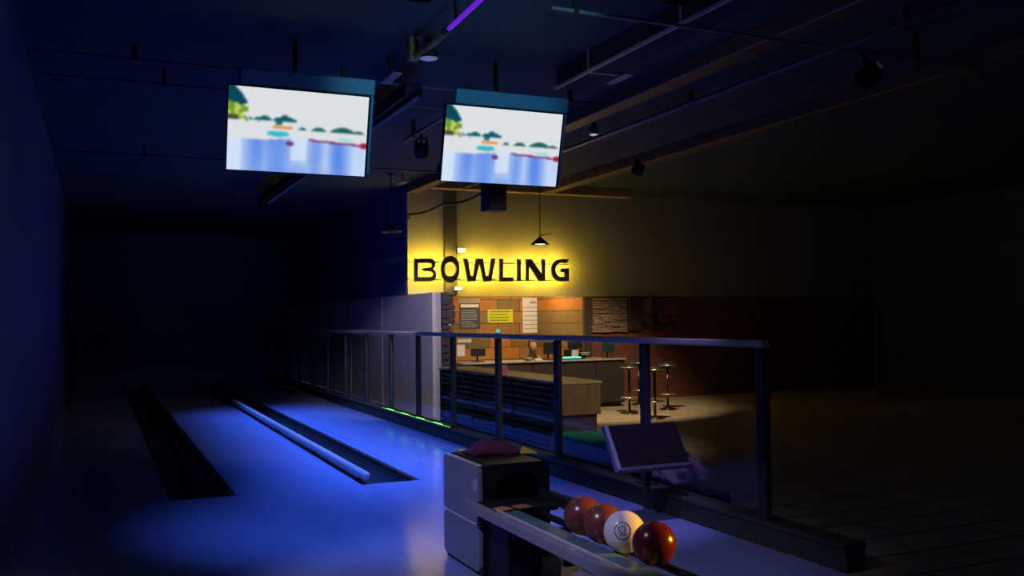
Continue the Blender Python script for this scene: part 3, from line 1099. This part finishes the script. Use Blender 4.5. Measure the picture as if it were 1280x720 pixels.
yb1 = 3.83
yws = 4.105
tocam = Vector((-0.5, -1.0, 0.5))
ball(yb1, M['balldark'], 'dark maroon bowling ball, nearest in the tray', (0.8, 0.4, 0.3))
tw, cw = ball(yws, M['ballwhite'], 'white bowling ball with a ringed mark', (0.6, 0.6, 0.6))
ball(yws + 0.214, M['ballred'], 'red bowling ball touching the white one', (0.7, 0.5, 0.4))
ball(yws + 0.44, M['ballred'], 'red bowling ball furthest along the tray, next to the hood', (0.7, 0.6, 0.3))
# ringed mark on the white ball
d = (CAM - cw).normalized()
right = d.cross(Vector((0, 0, 1))).normalized() * -1
upv = right.cross(d).normalized() * -1
if upv.z < 0:
    upv = -upv
rgt = Vector((ROT @ Vector((1, 0, 0))))
dd = (d - rgt * 0.10 + Vector((0, 0, 0.05))).normalized()
rgt = (rgt - dd * rgt.dot(dd)).normalized()
upv = rgt.cross(dd) * -1
if upv.z < 0:
    upv = -upv


def on_ball(u, v, lift=0.0008):
    n = (dd + rgt * u + upv * v).normalized()
    return cw + n * (BR + lift)


def ribbon(bm, path, w):
    L, Rr = [], []
    for i, (u, v) in enumerate(path):
        a = path[max(i - 1, 0)]
        c = path[min(i + 1, len(path) - 1)]
        du, dv = c[0] - a[0], c[1] - a[1]
        l = math.hypot(du, dv) or 1
        nu, nv = -dv / l * w / 2, du / l * w / 2
        L.append(bm.verts.new(on_ball(u + nu, v + nv)))
        Rr.append(bm.verts.new(on_ball(u - nu, v - nv)))
    for i in range(len(path) - 1):
        bm.faces.new((L[i], L[i + 1], Rr[i + 1], Rr[i]))


b = B()
ribbon(b, [(0.40 * math.cos(2 * PI * k / 48), 0.42 * math.sin(2 * PI * k / 48)) for k in range(49)], 0.055)
for pth in ([(-0.14, 0.24), (-0.19, 0.14), (-0.17, 0.03), (-0.08, -0.03)],
            [(0.10, 0.26), (0.16, 0.15), (0.14, 0.04), (0.03, -0.02)],
            [(-0.17, -0.10), (-0.04, -0.08), (-0.10, -0.26)],
            [(0.00, -0.12), (0.06, -0.26), (0.12, -0.10), (0.19, -0.22)],
            [(-0.05, 0.25), (-0.02, 0.12), (0.02, 0.25)]):
    ribbon(b, pth, 0.05)
bmesh.ops.recalc_face_normals(b, faces=b.faces)
obj('printed_mark', b, M['ink'], tw)

# ------------------------------------------------------------------ console on the rail
tl, bl_ = P(757, 532, X=3.75), P(775, 588, X=3.75)
up = (tl - bl_)
H = up.length
up.normalize()
nrm = Vector((0, up.z, -up.y))
R = Matrix((Vector((1, 0, 0)), nrm, up)).transposed()
t = thing('score_console', 'dark tilted console panel with a pale edge fixed to the railing', 'console', (4.08, bl_.y, bl_.z))


def cpart(name, m, x0, x1, d0, d1, h0, h1, bev=0.0):
    b = B()
    box(b, x0, x1, d0, d1, h0, h1, bev)
    for v in b.verts:
        v.co = bl_ + R @ v.co
    return obj(name, b, m, t)


cpart('screen', mat('dark_brown_glass', (0.018, 0.014, 0.014), 0.12), 0.018, 0.652, -0.004, 0.006, 0.02, H - 0.006, 0.002)
cpart('casing', M['blackgloss'], 0.0, 0.67, 0.006, 0.05, 0.0, H, 0.004)
cpart('edge_trim', M['silver'], -0.02, 0.018, -0.008, 0.05, 0.0, H, 0.004)
cpart('bottom_trim', mat('dim_trim', (0.10, 0.095, 0.12), 0.4, 0.2), 0.018, 0.67, -0.008, 0.05, -0.01, 0.02, 0.004)
b = B()
pm = bl_ + R @ Vector((0.42, 0.05, H * 0.4))
box(b, pm.x - 0.1, pm.x + 0.1, pm.y - 0.005, pm.y + 0.03, pm.z - 0.08, pm.z + 0.08, 0.004)
tube(b, [pm, pm + Vector((0, 0.12, -0.05)), (RX - 0.0, posts[-2] - 0.06, pm.z - 0.06)], 0.022, 10)
obj('bracket', b, M['postmetal'], t)

# ------------------------------------------------------------------ concourse furniture
# louvred counter behind the railing
LX0, LX1, LY0, LY1, LZ = 5.0, 5.54, 9.82, 14.03, 0.90
t = thing('louvred_counter', 'long counter with a tan worktop and black louvred side behind the railing', 'counter', ((LX0 + LX1) / 2, 12, 0))
b = B(); box(b, LX0 - 0.02, LX1 + 0.02, LY0 - 0.02, LY1 + 0.02, LZ - 0.035, LZ, 0.006); obj('worktop', b, M['tanwood'], t)
b = B(); box(b, LX0 + 0.06, LX1 - 0.02, LY0 + 0.05, LY1 - 0.02, 0.0, LZ - 0.035); obj('body', b, M['black'], t)
b = B()
k = 0
z = 0.06
while z < LZ - 0.08:
    vs = box(b, LX0, LX0 + 0.05, LY0 + 0.04, LY1 - 0.02, z, z + 0.022)
    for v in vs:
        if v.co.x < LX0 + 0.02:
            v.co.z -= 0.018
    z += 0.075
obj('louvre', b, mat('louvre_grey', (0.20, 0.20, 0.16), 0.6, spec=0.15), t)
for yy in (LY0 + 0.02, 11.2, 12.6, LY1 - 0.06):
    b = B(); box(b, LX0 - 0.006, LX0 + 0.055, yy, yy + 0.05, 0.0, LZ - 0.035); obj('upright', b, M['black'], t)
b = B(); box(b, LX0 + 0.0, LX1, LY0 - 0.012, LY0 + 0.02, 0.50, LZ - 0.036, 0.003); obj('end_panel', b, M['brownwood'], t)
b = B(); box(b, LX0 + 0.04, LX1 - 0.04, LY0 + 0.021, LY0 + 0.05, 0.0, 0.50); obj('plinth', b, mat('dark_brown_plinth', (0.06, 0.04, 0.03), 0.6), t)
# pink neon reflection in the glass, built as an upright piece on it
c = P(631, 466, z=LZ)
b = B(); prism(b, [(c.x - 0.05, c.y, LZ), (c.x + 0.05, c.y, LZ), (c.x + 0.05, c.y + 0.03, LZ + 0.11), (c.x - 0.05, c.y + 0.03, LZ + 0.11)], (0, 0.006, 0))
tag(obj('pink_glint', b, M['pink']), 'small pink neon reflection built as an upright piece on the tan worktop', 'card')

# low teal bench
t = thing('bench', 'low dark teal upholstered bench behind the kerb', 'bench', (5.0, 8.8, 0))
b = B(); box(b, 4.72, 5.25, 8.0, 9.55, 0.14, 0.36, 0.05, seg=4); obj('cushion', b, M['teal'], t)
b = B(); box(b, 4.78, 5.2, 8.06, 9.5, 0.0, 0.14); obj('base', b, M['black'], t)

# pinkish crumpled cloth by the kerb at the right
c = P(833, 622, X=4.78)
b = B()
vs = sphere(b, (0, 0, 0), 1, 32, 20)
for v in b.verts:
    nz = 0.35 * noise.noise(v.co * 2.2) + 0.15 * noise.noise(v.co * 5)
    v.co = Vector((v.co.x * 0.20, v.co.y * 0.28, v.co.z * 0.17)) * (1 + nz)
lo = min(v.co.z for v in b.verts)
for v in b.verts:
    v.co += Vector((4.86, c.y - 0.1, 0.10 - lo * 0.75))
    if v.co.z < 0.101:
        v.co.z = 0.101
t0 = tag(obj('bundle', b, M['towel']), 'pale pinkish bundle of cloth behind the kerb at the right', 'cloth')
b = B(); box(b, 4.62, 5.1, c.y - 0.55, c.y + 0.35, 0.0, 0.10, 0.01)
tag(obj('low_plinth', b, M['black']), 'low black plinth under the pinkish cloth bundle', 'plinth')

# bar stools
def stool(c, h):
    t = thing('bar_stool', 'x', 'stool', c, 'bar stools before the brick wall')
    x, y = c.x, c.y
    b = B(); lathe(b, c, [(0.155, 0), (0.16, 0.012), (0.12, 0.028), (0.03, 0.05), (0.025, 0.06)], 28); obj('base', b, mat('dark_bronze', (0.10, 0.075, 0.05), 0.25, 0.9), t)
    b = B(); tube(b, [(x, y, 0.045), (x, y, h - 0.08)], 0.022, 12); obj('stem', b, mat('dark_bronze', (0, 0, 0)), t)
    b = B()
    pts = [(x + 0.14 * math.cos(2 * PI * k / 24), y + 0.14 * math.sin(2 * PI * k / 24), 0.28) for k in range(25)]
    tube(b, pts, 0.011, 8, cap=False)
    tube(b, [(x - 0.14, y, 0.28), (x + 0.14, y, 0.28)], 0.009, 8)
    obj('footrest', b, M['brass'], t)
    b = B(); lathe(b, (x, y, h - 0.08), [(0.05, 0), (0.13, 0.015), (0.155, 0.035), (0.16, 0.065), (0.13, 0.085), (0.02, 0.09)], 28); obj('seat', b, M['black'], t)
    b = B(); lathe(b, (x, y, h - 0.05), [(0.162, 0), (0.166, 0.01), (0.162, 0.02)], 28); obj('seat_ring', b, M['brass'], t)
    return t


spots = [((787, 517), 'bar stool nearest the corner of the reception counter'),
         ((799, 506), 'bar stool close to the brick wall, left one of its pair'),
         ((819, 523), 'bar stool nearest the railing, before the brick wall'),
         ((835, 512), 'bar stool close to the brick wall, right one of its pair')]
first = None
for (px, py), lab in spots:
    c = P(px, py, z=0.0)
    if first is None:
        first = stool(c, 0.84)
        first['label'] = lab
    else:
        copy_thing(first, c, lab)

# ------------------------------------------------------------------ reception counter
CY0, CY1, CZ = 15.05, 15.65, 0.90
cx0, cx1 = WX + 0.62, P(781, 470, Y=CY0).x
t = thing('reception_counter', 'long dark reception counter below the sign', 'counter', ((cx0 + cx1) / 2, CY0 + 0.3, 0))
b = B(); box(b, cx0 - 0.03, cx1 + 0.02, CY0 - 0.04, CY1, CZ - 0.03, CZ, 0.005); obj('countertop', b, mat('pale_counter', (0.30, 0.25, 0.22), 0.4), t)
b = B(); box(b, cx0, cx1, CY0 + 0.02, CY1 - 0.02, 0.08, CZ - 0.03); obj('body', b, mat('counter_brown', (0.035, 0.026, 0.030), 0.5), t)
w = (cx1 - cx0) / 5
for k in range(5):
    b = B(); box(b, cx0 + k * w + 0.02, cx0 + (k + 1) * w - 0.02, CY0, CY0 + 0.02, 0.10, CZ - 0.05, 0.004)
    obj('front_panel', b, mat('counter_front', (0.030, 0.023, 0.026), 0.45), t)
b = B(); box(b, cx0 + 0.05, cx1 - 0.05, CY0 + 0.08, CY1 - 0.05, 0.0, 0.08); obj('toe_kick', b, M['black'], t)


def monitor(px0, px1, py0, y, label, m):
    a, c = P(px0, py0, Y=y), P(px1, py0, Y=y)
    t = thing('monitor', label, 'monitor', ((a.x + c.x) / 2, y, CZ), 'monitors on the reception counter')
    zt = a.z
    b = B(); box(b, a.x, c.x, y, y + 0.03, CZ + 0.10, zt, 0.005); obj('casing', b, m, t)
    b = B(); box(b, a.x + 0.012, c.x - 0.012, y + 0.030, y + 0.033, CZ + 0.112, zt - 0.012); obj('screen', b, M['blackgloss'], t)
    b = B(); tube(b, [((a.x + c.x) / 2, y + 0.05, CZ + 0.005), ((a.x + c.x) / 2, y + 0.05, CZ + 0.2)], 0.015, 10); box(b, (a.x + c.x) / 2 - 0.03, (a.x + c.x) / 2 + 0.03, y + 0.033, y + 0.055, CZ + 0.15, CZ + 0.22); obj('neck', b, M['black'], t)
    b = B(); box(b, (a.x + c.x) / 2 - 0.1, (a.x + c.x) / 2 + 0.1, y - 0.04, y + 0.12, CZ, CZ + 0.012, 0.004); obj('foot', b, M['black'], t)


monitor(680, 693, 428, 15.32, 'dark monitor on the reception counter next to the seated person', M['black'])
monitor(753, 768, 427, 15.30, 'dark teal monitor alone near the right end of the reception counter', mat('teal_black', (0.012, 0.035, 0.045), 0.4))
monitor(589, 607, 436, 15.32, 'dark monitor at the left end of the reception counter', M['black'])

# till with papers and the teal light bar
c = P(722, 449, Y=15.35)
t = thing('cash_register', 'dark till with pale papers behind the teal light bar', 'cash register', (c.x, 15.4, CZ))
b = B()
prism(b, [(c.x - 0.16, 15.28, CZ), (c.x - 0.16, 15.6, CZ), (c.x - 0.16, 15.6, CZ + 0.17), (c.x - 0.16, 15.44, CZ + 0.17), (c.x - 0.16, 15.28, CZ + 0.09)], (0.30, 0, 0)); obj('body', b, M['black'], t)
b = B(); box(b, c.x - 0.14, c.x + 0.16, 15.44, 15.48, CZ + 0.18, CZ + 0.32, 0.006, rot=Matrix.Rotation(RAD(-12), 3, 'X')); obj('display', b, M['blackgloss'], t)
b = B(); box(b, c.x - 0.01, c.x + 0.03, 15.48, 15.52, CZ + 0.16, CZ + 0.25); obj('neck', b, M['black'], t)
b = B()
box(b, c.x - 0.17, c.x - 0.03, 15.255, 15.262, CZ + 0.03, CZ + 0.17, rot=Matrix.Rotation(0.15, 3, 'X')); obj('receipt', b, mat('grey_paper', (0.5, 0.5, 0.47), 0.7), t)
b = B(); box(b, c.x + 0.0, c.x + 0.20, 15.24, 15.26, CZ + 0.11, CZ + 0.125); box(b, c.x + 0.03, c.x + 0.19, 15.245, 15.265, CZ + 0.075, CZ + 0.09); obj('key_row', b, mat('pale_green_keys', (0.3, 0.42, 0.34), 0.5), t)
a, c = P(704, 445, Y=15.12), P(726, 445, Y=15.12)
t = thing('light_bar', 'glowing teal light bar on the reception counter edge', 'light bar', ((a.x + c.x) / 2, 15.12, CZ))
b = B(); box(b, a.x - 0.01, c.x + 0.01, 15.10, 15.15, CZ, CZ + 0.02, 0.003); obj('base', b, M['black'], t)
b = B(); box(b, a.x, c.x - 0.12, 15.10, 15.14, CZ + 0.021, CZ + 0.055, 0.008); box(b, c.x - 0.10, c.x, 15.10, 15.14, CZ + 0.021, CZ + 0.05, 0.008); obj('diffuser', b, M['led_teal'], t)
# little things on the counter by the person
c = P(660, 449, Y=15.2)
b = B(); lathe(b, (c.x, 15.2, CZ), [(0.05, 0), (0.075, 0.03), (0.085, 0.06), (0.078, 0.06), (0.06, 0.02)], 20); tag(obj('bowl', b, mat('olive_bowl', (0.30, 0.30, 0.10), 0.5)), 'olive bowl on the reception counter in front of the seated person', 'bowl')
c = P(672, 449, Y=15.2)
b = B(); box(b, c.x - 0.06, c.x + 0.07, 15.14, 15.24, CZ, CZ + 0.03, 0.004); tag(obj('notepad', b, M['white']), 'pale notepad on the reception counter beside the olive bowl', 'notepad')

# ------------------------------------------------------------------ notices on the reception wall
NY = RY


def poster(name, px0, py0, px1, py1, m, label, cat, lines=(), lm=None, th=0.008, y=NY):
    a, c = P(px0, py0, Y=y), P(px1, py1, Y=y)
    b = B(); box(b, a.x, c.x, y - th, y, c.z, a.z)
    if not lines:
        return tag(obj(name, b, m), label, cat)
    t = thing(name, label, cat, ((a.x + c.x) / 2, y, c.z), 'notices on the reception wall')
    obj('sheet', b, m, t)
    for nm, mm, rects in lines:
        b = B()
        for (u0, v0, u1, v1) in rects:
            box(b, a.x + (c.x - a.x) * u0, a.x + (c.x - a.x) * u1, y - th - 0.002, y - th + 0.001, a.z + (c.z - a.z) * v1, a.z + (c.z - a.z) * v0)
        obj(nm, b, mm, t)
    return t


random.seed(5)
txt = [(0.08, 0.26 + 0.072 * k, 0.08 + random.uniform(0.5, 0.82), 0.285 + 0.072 * k) for k in range(10)]
poster('poster', 574, 379.5, 600, 411, M['darkposter'], 'dark poster with a white heading and rows of grey text', 'poster',
       [('heading', M['white'], [(0.06, 0.03, 0.94, 0.15)]), ('print', M['posterink'], txt)])
poster('board', 572.5, 373.5, 600, 378.5, mat('grey_board', (0.34, 0.30, 0.24), 0.6), 'pale narrow board just above the dark poster', 'board')
txt = [(0.08, 0.12 + 0.22 * k, 0.08 + random.uniform(0.7, 0.84), 0.21 + 0.22 * k) for k in range(4)]
poster('notice', 609.5, 387, 641, 403, M['lime'], 'lime green notice with four rows of print', 'notice', [('print', M['limeink'], txt)])
rows = [(0.03, 0.27 + 0.122 * k, 0.97, 0.283 + 0.122 * k) for k in range(6)]
poster('price_list', 653, 372, 683, 415.5, M['white'], 'tall white price sheet ruled with dark lines', 'poster',
       [('ruling', M['ink'], rows), ('heading', M['posterink'], [(0.30, 0.10, 0.56, 0.17), (0.60, 0.11, 0.76, 0.16)])])
poster('notice', 709, 404, 722.5, 416.5, M['lime'], 'small square lime notice right of the white price sheet', 'notice', [('print', M['limeink'], [(0.15, 0.2, 0.85, 0.3), (0.15, 0.45, 0.7, 0.55), (0.15, 0.7, 0.8, 0.8)])])
poster('plaque', 549, 402, 565, 408.5, mat('dark_plaque', (0.06, 0.055, 0.07), 0.5), 'small dark plaque with a pale strip near the stone pier', 'plaque', [('print', M['white'], [(0.06, 0.3, 0.92, 0.7)])])
poster('paper', 551, 432, 562, 446, M['white'], 'white paper low on the reception wall, nearest the stone pier', 'paper')
poster('paper', 571, 431, 581, 445, M['white'], 'white paper low on the reception wall, right of another one', 'paper')
poster('paper', 572, 424, 589, 428, M['white'], 'white strip of paper above the lower white papers', 'paper')

# ------------------------------------------------------------------ the person behind the counter
def skin_body(name, verts, edges, radii, m, parent, root=0, sub=2):
    me = bpy.data.meshes.new(name)
    o0 = ORIGIN[parent]
    me.from_pydata([Vector(v) - o0 for v in verts], edges, [])
    o = bpy.data.objects.new(name, me)
    C.objects.link(o)
    o.parent = parent
    ORIGIN[o] = o0
    md = o.modifiers.new('skin', 'SKIN')
    md.use_smooth_shade = True
    for i, r in enumerate(radii):
        sv = me.skin_vertices[0].data[i]
        sv.radius = (r, r) if not isinstance(r, tuple) else r
        sv.use_root = (i == root)
    s = o.modifiers.new('sub', 'SUBSURF')
    s.levels = sub
    s.render_levels = sub
    me.materials.append(m)
    return o


pc = P(664.5, 432, Y=16.55)
px_, py_ = pc.x, pc.y
hz = pc.z                   # middle of the head
person = thing('person', 'person in a dark top with black hair sitting behind the reception counter', 'person', (px_, py_, 0))
sh = hz - 0.27              # shoulder height
hip = sh - 0.48
V = [(px_, py_, hip), (px_, py_ - 0.01, hip + 0.16), (px_, py_ - 0.02, hip + 0.34), (px_, py_ - 0.02, sh), (px_, py_ - 0.02, sh + 0.09), (px_ + 0.005, py_ - 0.03, hz - 0.07),
     (px_ + 0.005, py_ - 0.025, hz + 0.03),                    # 6 head
     (px_ - 0.17, py_ - 0.01, sh - 0.02), (px_ - 0.23, py_ - 0.05, sh - 0.27), (px_ - 0.12, py_ - 0.30, sh - 0.33),      # left arm on the desk side
     (px_ + 0.17, py_ - 0.01, sh - 0.02), (px_ + 0.23, py_ - 0.12, sh - 0.25), (px_ + 0.08, py_ - 0.26, sh - 0.03),      # right arm raised to the chin
     (px_ - 0.10, py_ - 0.02, hip - 0.03), (px_ - 0.12, py_ - 0.42, hip - 0.02), (px_ - 0.12, py_ - 0.40, 0.09), (px_ - 0.12, py_ - 0.56, 0.05),
     (px_ + 0.10, py_ - 0.02, hip - 0.03), (px_ + 0.12, py_ - 0.42, hip - 0.02), (px_ + 0.12, py_ - 0.40, 0.09), (px_ + 0.12, py_ - 0.56, 0.05)]
E = [(0, 1), (1, 2), (2, 3), (3, 4), (4, 5), (5, 6), (3, 7), (7, 8), (8, 9), (3, 10), (10, 11), (11, 12), (0, 13), (13, 14), (14, 15), (15, 16), (0, 17), (17, 18), (18, 19), (19, 20)]
Rr = [0.14, 0.13, 0.15, 0.11, 0.055, 0.062, 0.085, 0.062, 0.045, 0.028, 0.062, 0.045, 0.028, 0.09, 0.065, 0.045, 0.04, 0.09, 0.065, 0.045, 0.04]
skin_body('body', V, E, Rr, M['shirt'], person, 0, 2)
# face over the skull
b = B()
hc = Vector((px_ + 0.005, py_ - 0.045, hz))
sphere(b, (0, 0, 0), 1, 32, 24)
for v in b.verts:
    p = v.co.copy()
    w = 0.078 * (1 - 0.22 * max(0, -p.z))
    q = Vector((p.x * w, p.y * 0.095, p.z * 0.118))
    if p.y < 0:
        q.y -= 0.022 * math.exp(-((p.x) / 0.16) ** 2 - ((p.z + 0.12) / 0.20) ** 2)         # nose
        q.y += 0.010 * math.exp(-((abs(p.x) - 0.42) / 0.18) ** 2 - ((p.z - 0.08) / 0.12) ** 2)    # eye sockets
        q.y -= 0.006 * math.exp(-((p.x) / 0.3) ** 2 - ((p.z + 0.52) / 0.08) ** 2)          # lips
        q.y -= 0.008 * math.exp(-((p.x) / 0.3) ** 2 - ((p.z + 0.88) / 0.12) ** 2)          # chin
    v.co = hc + q
for s in (-1, 1):
    sphere(b, hc + Vector((s * 0.078, 0.01, -0.005)), 1, 10, 8, (0.012, 0.02, 0.032))
obj('face', b, M['skin'], person)
for s in (-1, 1):
    b = B(); sphere(b, hc + Vector((s * 0.031, -0.080, 0.010)), 0.011, 12, 8); obj('eye', b, M['hair'], person)
b = B(); box(b, hc.x - 0.024, hc.x + 0.024, hc.y - 0.091, hc.y - 0.083, hc.z - 0.066, hc.z - 0.057, 0.003); obj('mouth', b, mat('lips', (0.35, 0.12, 0.10), 0.5), person)
b = B()
sphere(b, (0, 0, 0), 1, 32, 24)
dele = []
for v in b.verts:
    p = v.co.copy()
    if p.z < -0.55 or (p.y < -0.45 and p.z < 0.42):
        dele.append(v)
    v.co = hc + Vector((p.x * 0.090, 0.012 + p.y * 0.108, 0.012 + p.z * 0.126 + 0.004 * noise.noise(p * 9)))
bmesh.ops.delete(b, geom=dele, context='VERTS')
obj('hair', b, M['hair'], person)


def hand(wrist, fwd, side, curl, m):
    f = Vector(fwd).normalized()
    s = Vector(side).normalized()
    nrm = f.cross(s).normalized()
    w = Vector(wrist)
    V, E, R = [w, w + f * 0.035, w + f * 0.075], [(0, 1), (1, 2)], [0.022, 0.026, 0.026]
    for k, (off, ln) in enumerate(((-0.030, 0.070), (-0.010, 0.080), (0.010, 0.075), (0.030, 0.060))):
        base = w + f * 0.08 + s * off
        i = len(V)
        V.append(base); R.append(0.010); E.append((2, i))
        V.append(base + f * ln * 0.45 + nrm * curl * 0.2 * ln); R.append(0.009); E.append((i, i + 1))
        V.append(base + f * ln * 0.75 + nrm * curl * 0.6 * ln); R.append(0.008); E.append((i + 1, i + 2))
    i = len(V)
    V += [w + f * 0.03 - s * 0.035, w + f * 0.065 - s * 0.055 + nrm * curl * 0.01, w + f * 0.09 - s * 0.058 + nrm * curl * 0.02]
    R += [0.013, 0.010, 0.008]
    E += [(1, i), (i, i + 1), (i + 1, i + 2)]
    return skin_body('hand', V, E, R, m, person, 0, 1)


hand((px_ - 0.12, py_ - 0.30, sh - 0.33), (0.5, -0.8, -0.05), (0.8, 0.5, 0), -0.6, M['skin'])
hand((px_ + 0.08, py_ - 0.26, sh - 0.03), (-0.35, 0.35, 0.85), (0.8, 0.1, 0.3), -0.6, M['skin'])
b = B()
lathe(b, (px_, py_, 0), [(0.24, 0), (0.24, 0.02), (0.03, 0.05), (0.03, hip - 0.20), (0.20, hip - 0.18), (0.21, hip - 0.13), (0.02, hip - 0.125)], 24)
tag(obj('stool', b, M['black']), 'black round stool under the seated person', 'stool')

# ------------------------------------------------------------------ lamps
def can(loc, target, energy, col, angle, label, lensmat, blend=0.6, soft=0.08):  # added spot in a can housing, placed for the light it throws
    loc = Vector(loc)
    t = thing('added_light', label, 'stage light', (loc.x, loc.y, loc.z), 'added lights under the ceiling')
    d = (Vector(target) - loc).normalized()
    b = B()
    tube(b, [loc - d * 0.22, loc - d * 0.2, loc, loc + d * 0.02], [0.05, 0.085, 0.095, 0.095], 20, cap=False)
    obj('housing', b, M['black'], t)
    b = B(); tube(b, [loc - d * 0.05, loc - d * 0.045], 0.085, 20); obj('lens', b, lensmat, t)
    b = B()
    tube(b, [loc - d * 0.12, (loc.x, loc.y, CEIL)], 0.015, 8)
    obj('yoke', b, M['black'], t)
    light('SPOT', 'added_beam', loc + d * 0.04, energy, col, t, target, spot_size=RAD(angle), spot_blend=blend, shadow_soft_size=soft)
    return t


BLUE = (0.085, 0.21, 1.0)
# long louvred batten added over the near lane for even blue light, shining straight down
t = thing('light_batten', 'added long dark louvred blue light batten above the lane beside the railing', 'batten', (2.85, 13.0, 3.9))
b = B()
box(b, 2.76, 2.94, 8.7, 17.8, 3.95, 4.0, 0.004)
box(b, 2.76, 2.775, 8.7, 17.8, 3.86, 3.95)
box(b, 2.925, 2.94, 8.7, 17.8, 3.86, 3.95)
obj('housing', b, M['black'], t)
for yy in (9.5, 13.0, 17.0):
    b = B(); box(b, 2.84, 2.86, yy, yy + 0.02, 4.0, CEIL); obj('hanger', b, M['black'], t)
o = light('AREA', 'added_batten_light', (2.85, 13.25, 3.94), 195, BLUE, t, (2.95, 13.25, 0), shape='RECTANGLE', size=0.12, size_y=9.0, spread=RAD(54))
o.rotation_euler = (0, RAD(-2), 0)
can((3.7, 5.4, 3.86), (3.75, 6.9, 0), 380, (0.36, 0.30, 1.0), 40, 'added light with blue lens above the kerb side of the balls', M['bluelens'], 0.8)  # added to light the floor strip behind the balls
can((2.0, 6.0, 3.86), (2.15, 7.6, 0), 620, BLUE, 56, 'added light with blue lens over the floor left of the ball return', M['bluelens'], 1.0)  # added to fill the floor left of the hood with blue
can((-0.2, 4.0, 3.35), (2.0, 5.1, 0.2), 270, (0.60, 0.56, 1.0), 50, 'added light with violet lens by the left wall', emit_mat('violet_lens', (0.5, 0.45, 1.0), 2))  # added on the left to light the hood's silver side
can((2.6, 3.6, 3.5), (3.0, 8.1, 3.72), 130, (0.22, 0.75, 1.0), 34, 'added light with aqua lens aimed at the televisions', emit_mat('aqua_lens', (0.2, 0.7, 1.0), 1))  # added to brighten the bands above the screens

# warm ceiling panel assumed over the reception, hidden from the hall by the sign wall
t = thing('assumed_ceiling_light', 'assumed warm square lamp on the reception ceiling', 'lamp', (8.0, 17.4, 2.72))
b = B(); box(b, 7.2, 8.8, 17.2, 17.6, 2.72, 2.75, 0.004); obj('frame', b, M['black'], t)
b = B(); box(b, 7.22, 8.78, 17.22, 17.58, 2.712, 2.72); obj('diffuser', b, emit_mat('warm_panel', (1, 0.75, 0.42), 30), t)
# warm pendant assumed over the bar area, unseen beyond the right edge of view
lp = Vector((4.9, 2.9, 1.22))
t = thing('pendant_lamp', 'assumed warm pendant lamp over the bar area near the railing end', 'lamp', lp, 'cone-shaded pendant lamps')
b = B(); lathe(b, lp, [(0.17, 0), (0.165, 0.01), (0.09, 0.09), (0.03, 0.14), (0.01, 0.14), (0.02, 0.13), (0.08, 0.08), (0.155, 0.008)], 28)
bmesh.ops.delete(b, geom=[f for f in b.faces if len(f.verts) == 28], context='FACES_ONLY')
obj('lamp_shade', b, M['black'], t)
b = B(); tube(b, [lp + Vector((0, 0, 0.135)), (lp.x, lp.y, CEIL)], 0.008, 8); obj('cord', b, M['cable'], t)
b = B(); sphere(b, lp + Vector((0, 0, 0.03)), 0.04, 14, 10); obj('bulb', b, M['bulb'], t)
light('SPOT', 'assumed_beam', lp + Vector((0, 0, -0.03)), 900, (1.0, 0.46, 0.03), t, (2.45, 4.15, 0.56), spot_size=RAD(24), spot_blend=0.8, shadow_soft_size=0.05)  # added to turn the right side of the white ball yellow

# warm downlights added to brighten the bar floor and the louvred counter
can((7.6, 12.2, 3.9), (8.0, 14.8, 0.3), 900, (1.0, 0.72, 0.42), 70, 'added light with warm lens over the bar stools', emit_mat('warm_lens', (1.0, 0.8, 0.5), 1.5))
can((6.6, 6.6, 3.86), (5.2, 10.8, 0.9), 330, (1.0, 0.78, 0.5), 56, 'added light with warm lens over the louvred counter', emit_mat('warm_lens', (1.0, 0.8, 0.5), 1.5))
# cool wash added to brighten the grey wall and railing
can((3.9, 11.6, 3.86), (5.2, 15.9, 0.9), 620, (0.80, 0.72, 1.0), 40, 'added light with pale lens aimed at the grey wall', emit_mat('pale_lens', (0.7, 0.7, 1.0), 0.6))

# ------------------------------------------------------------------ world, camera, view
w = bpy.data.worlds.new('World')
sc.world = w
w.use_nodes = True
w.node_tree.nodes['Background'].inputs[0].default_value = (0.10, 0.16, 0.42, 1)
w.node_tree.nodes['Background'].inputs[1].default_value = 0.12

cam = bpy.data.cameras.new('Camera')
co = bpy.data.objects.new('Camera', cam)
C.objects.link(co)
co.location = CAM
co.rotation_euler = ROT.to_euler()
cam.sensor_width = 36
cam.lens = 36 * FPX / 1280
cam.clip_start = 0.05
cam.clip_end = 200
sc.camera = co
sc.view_settings.view_transform = 'Standard'
sc.view_settings.look = 'None'
sc.view_settings.gamma = 1
sc.view_settings.exposure = 0
sc.view_settings.use_curve_mapping = False
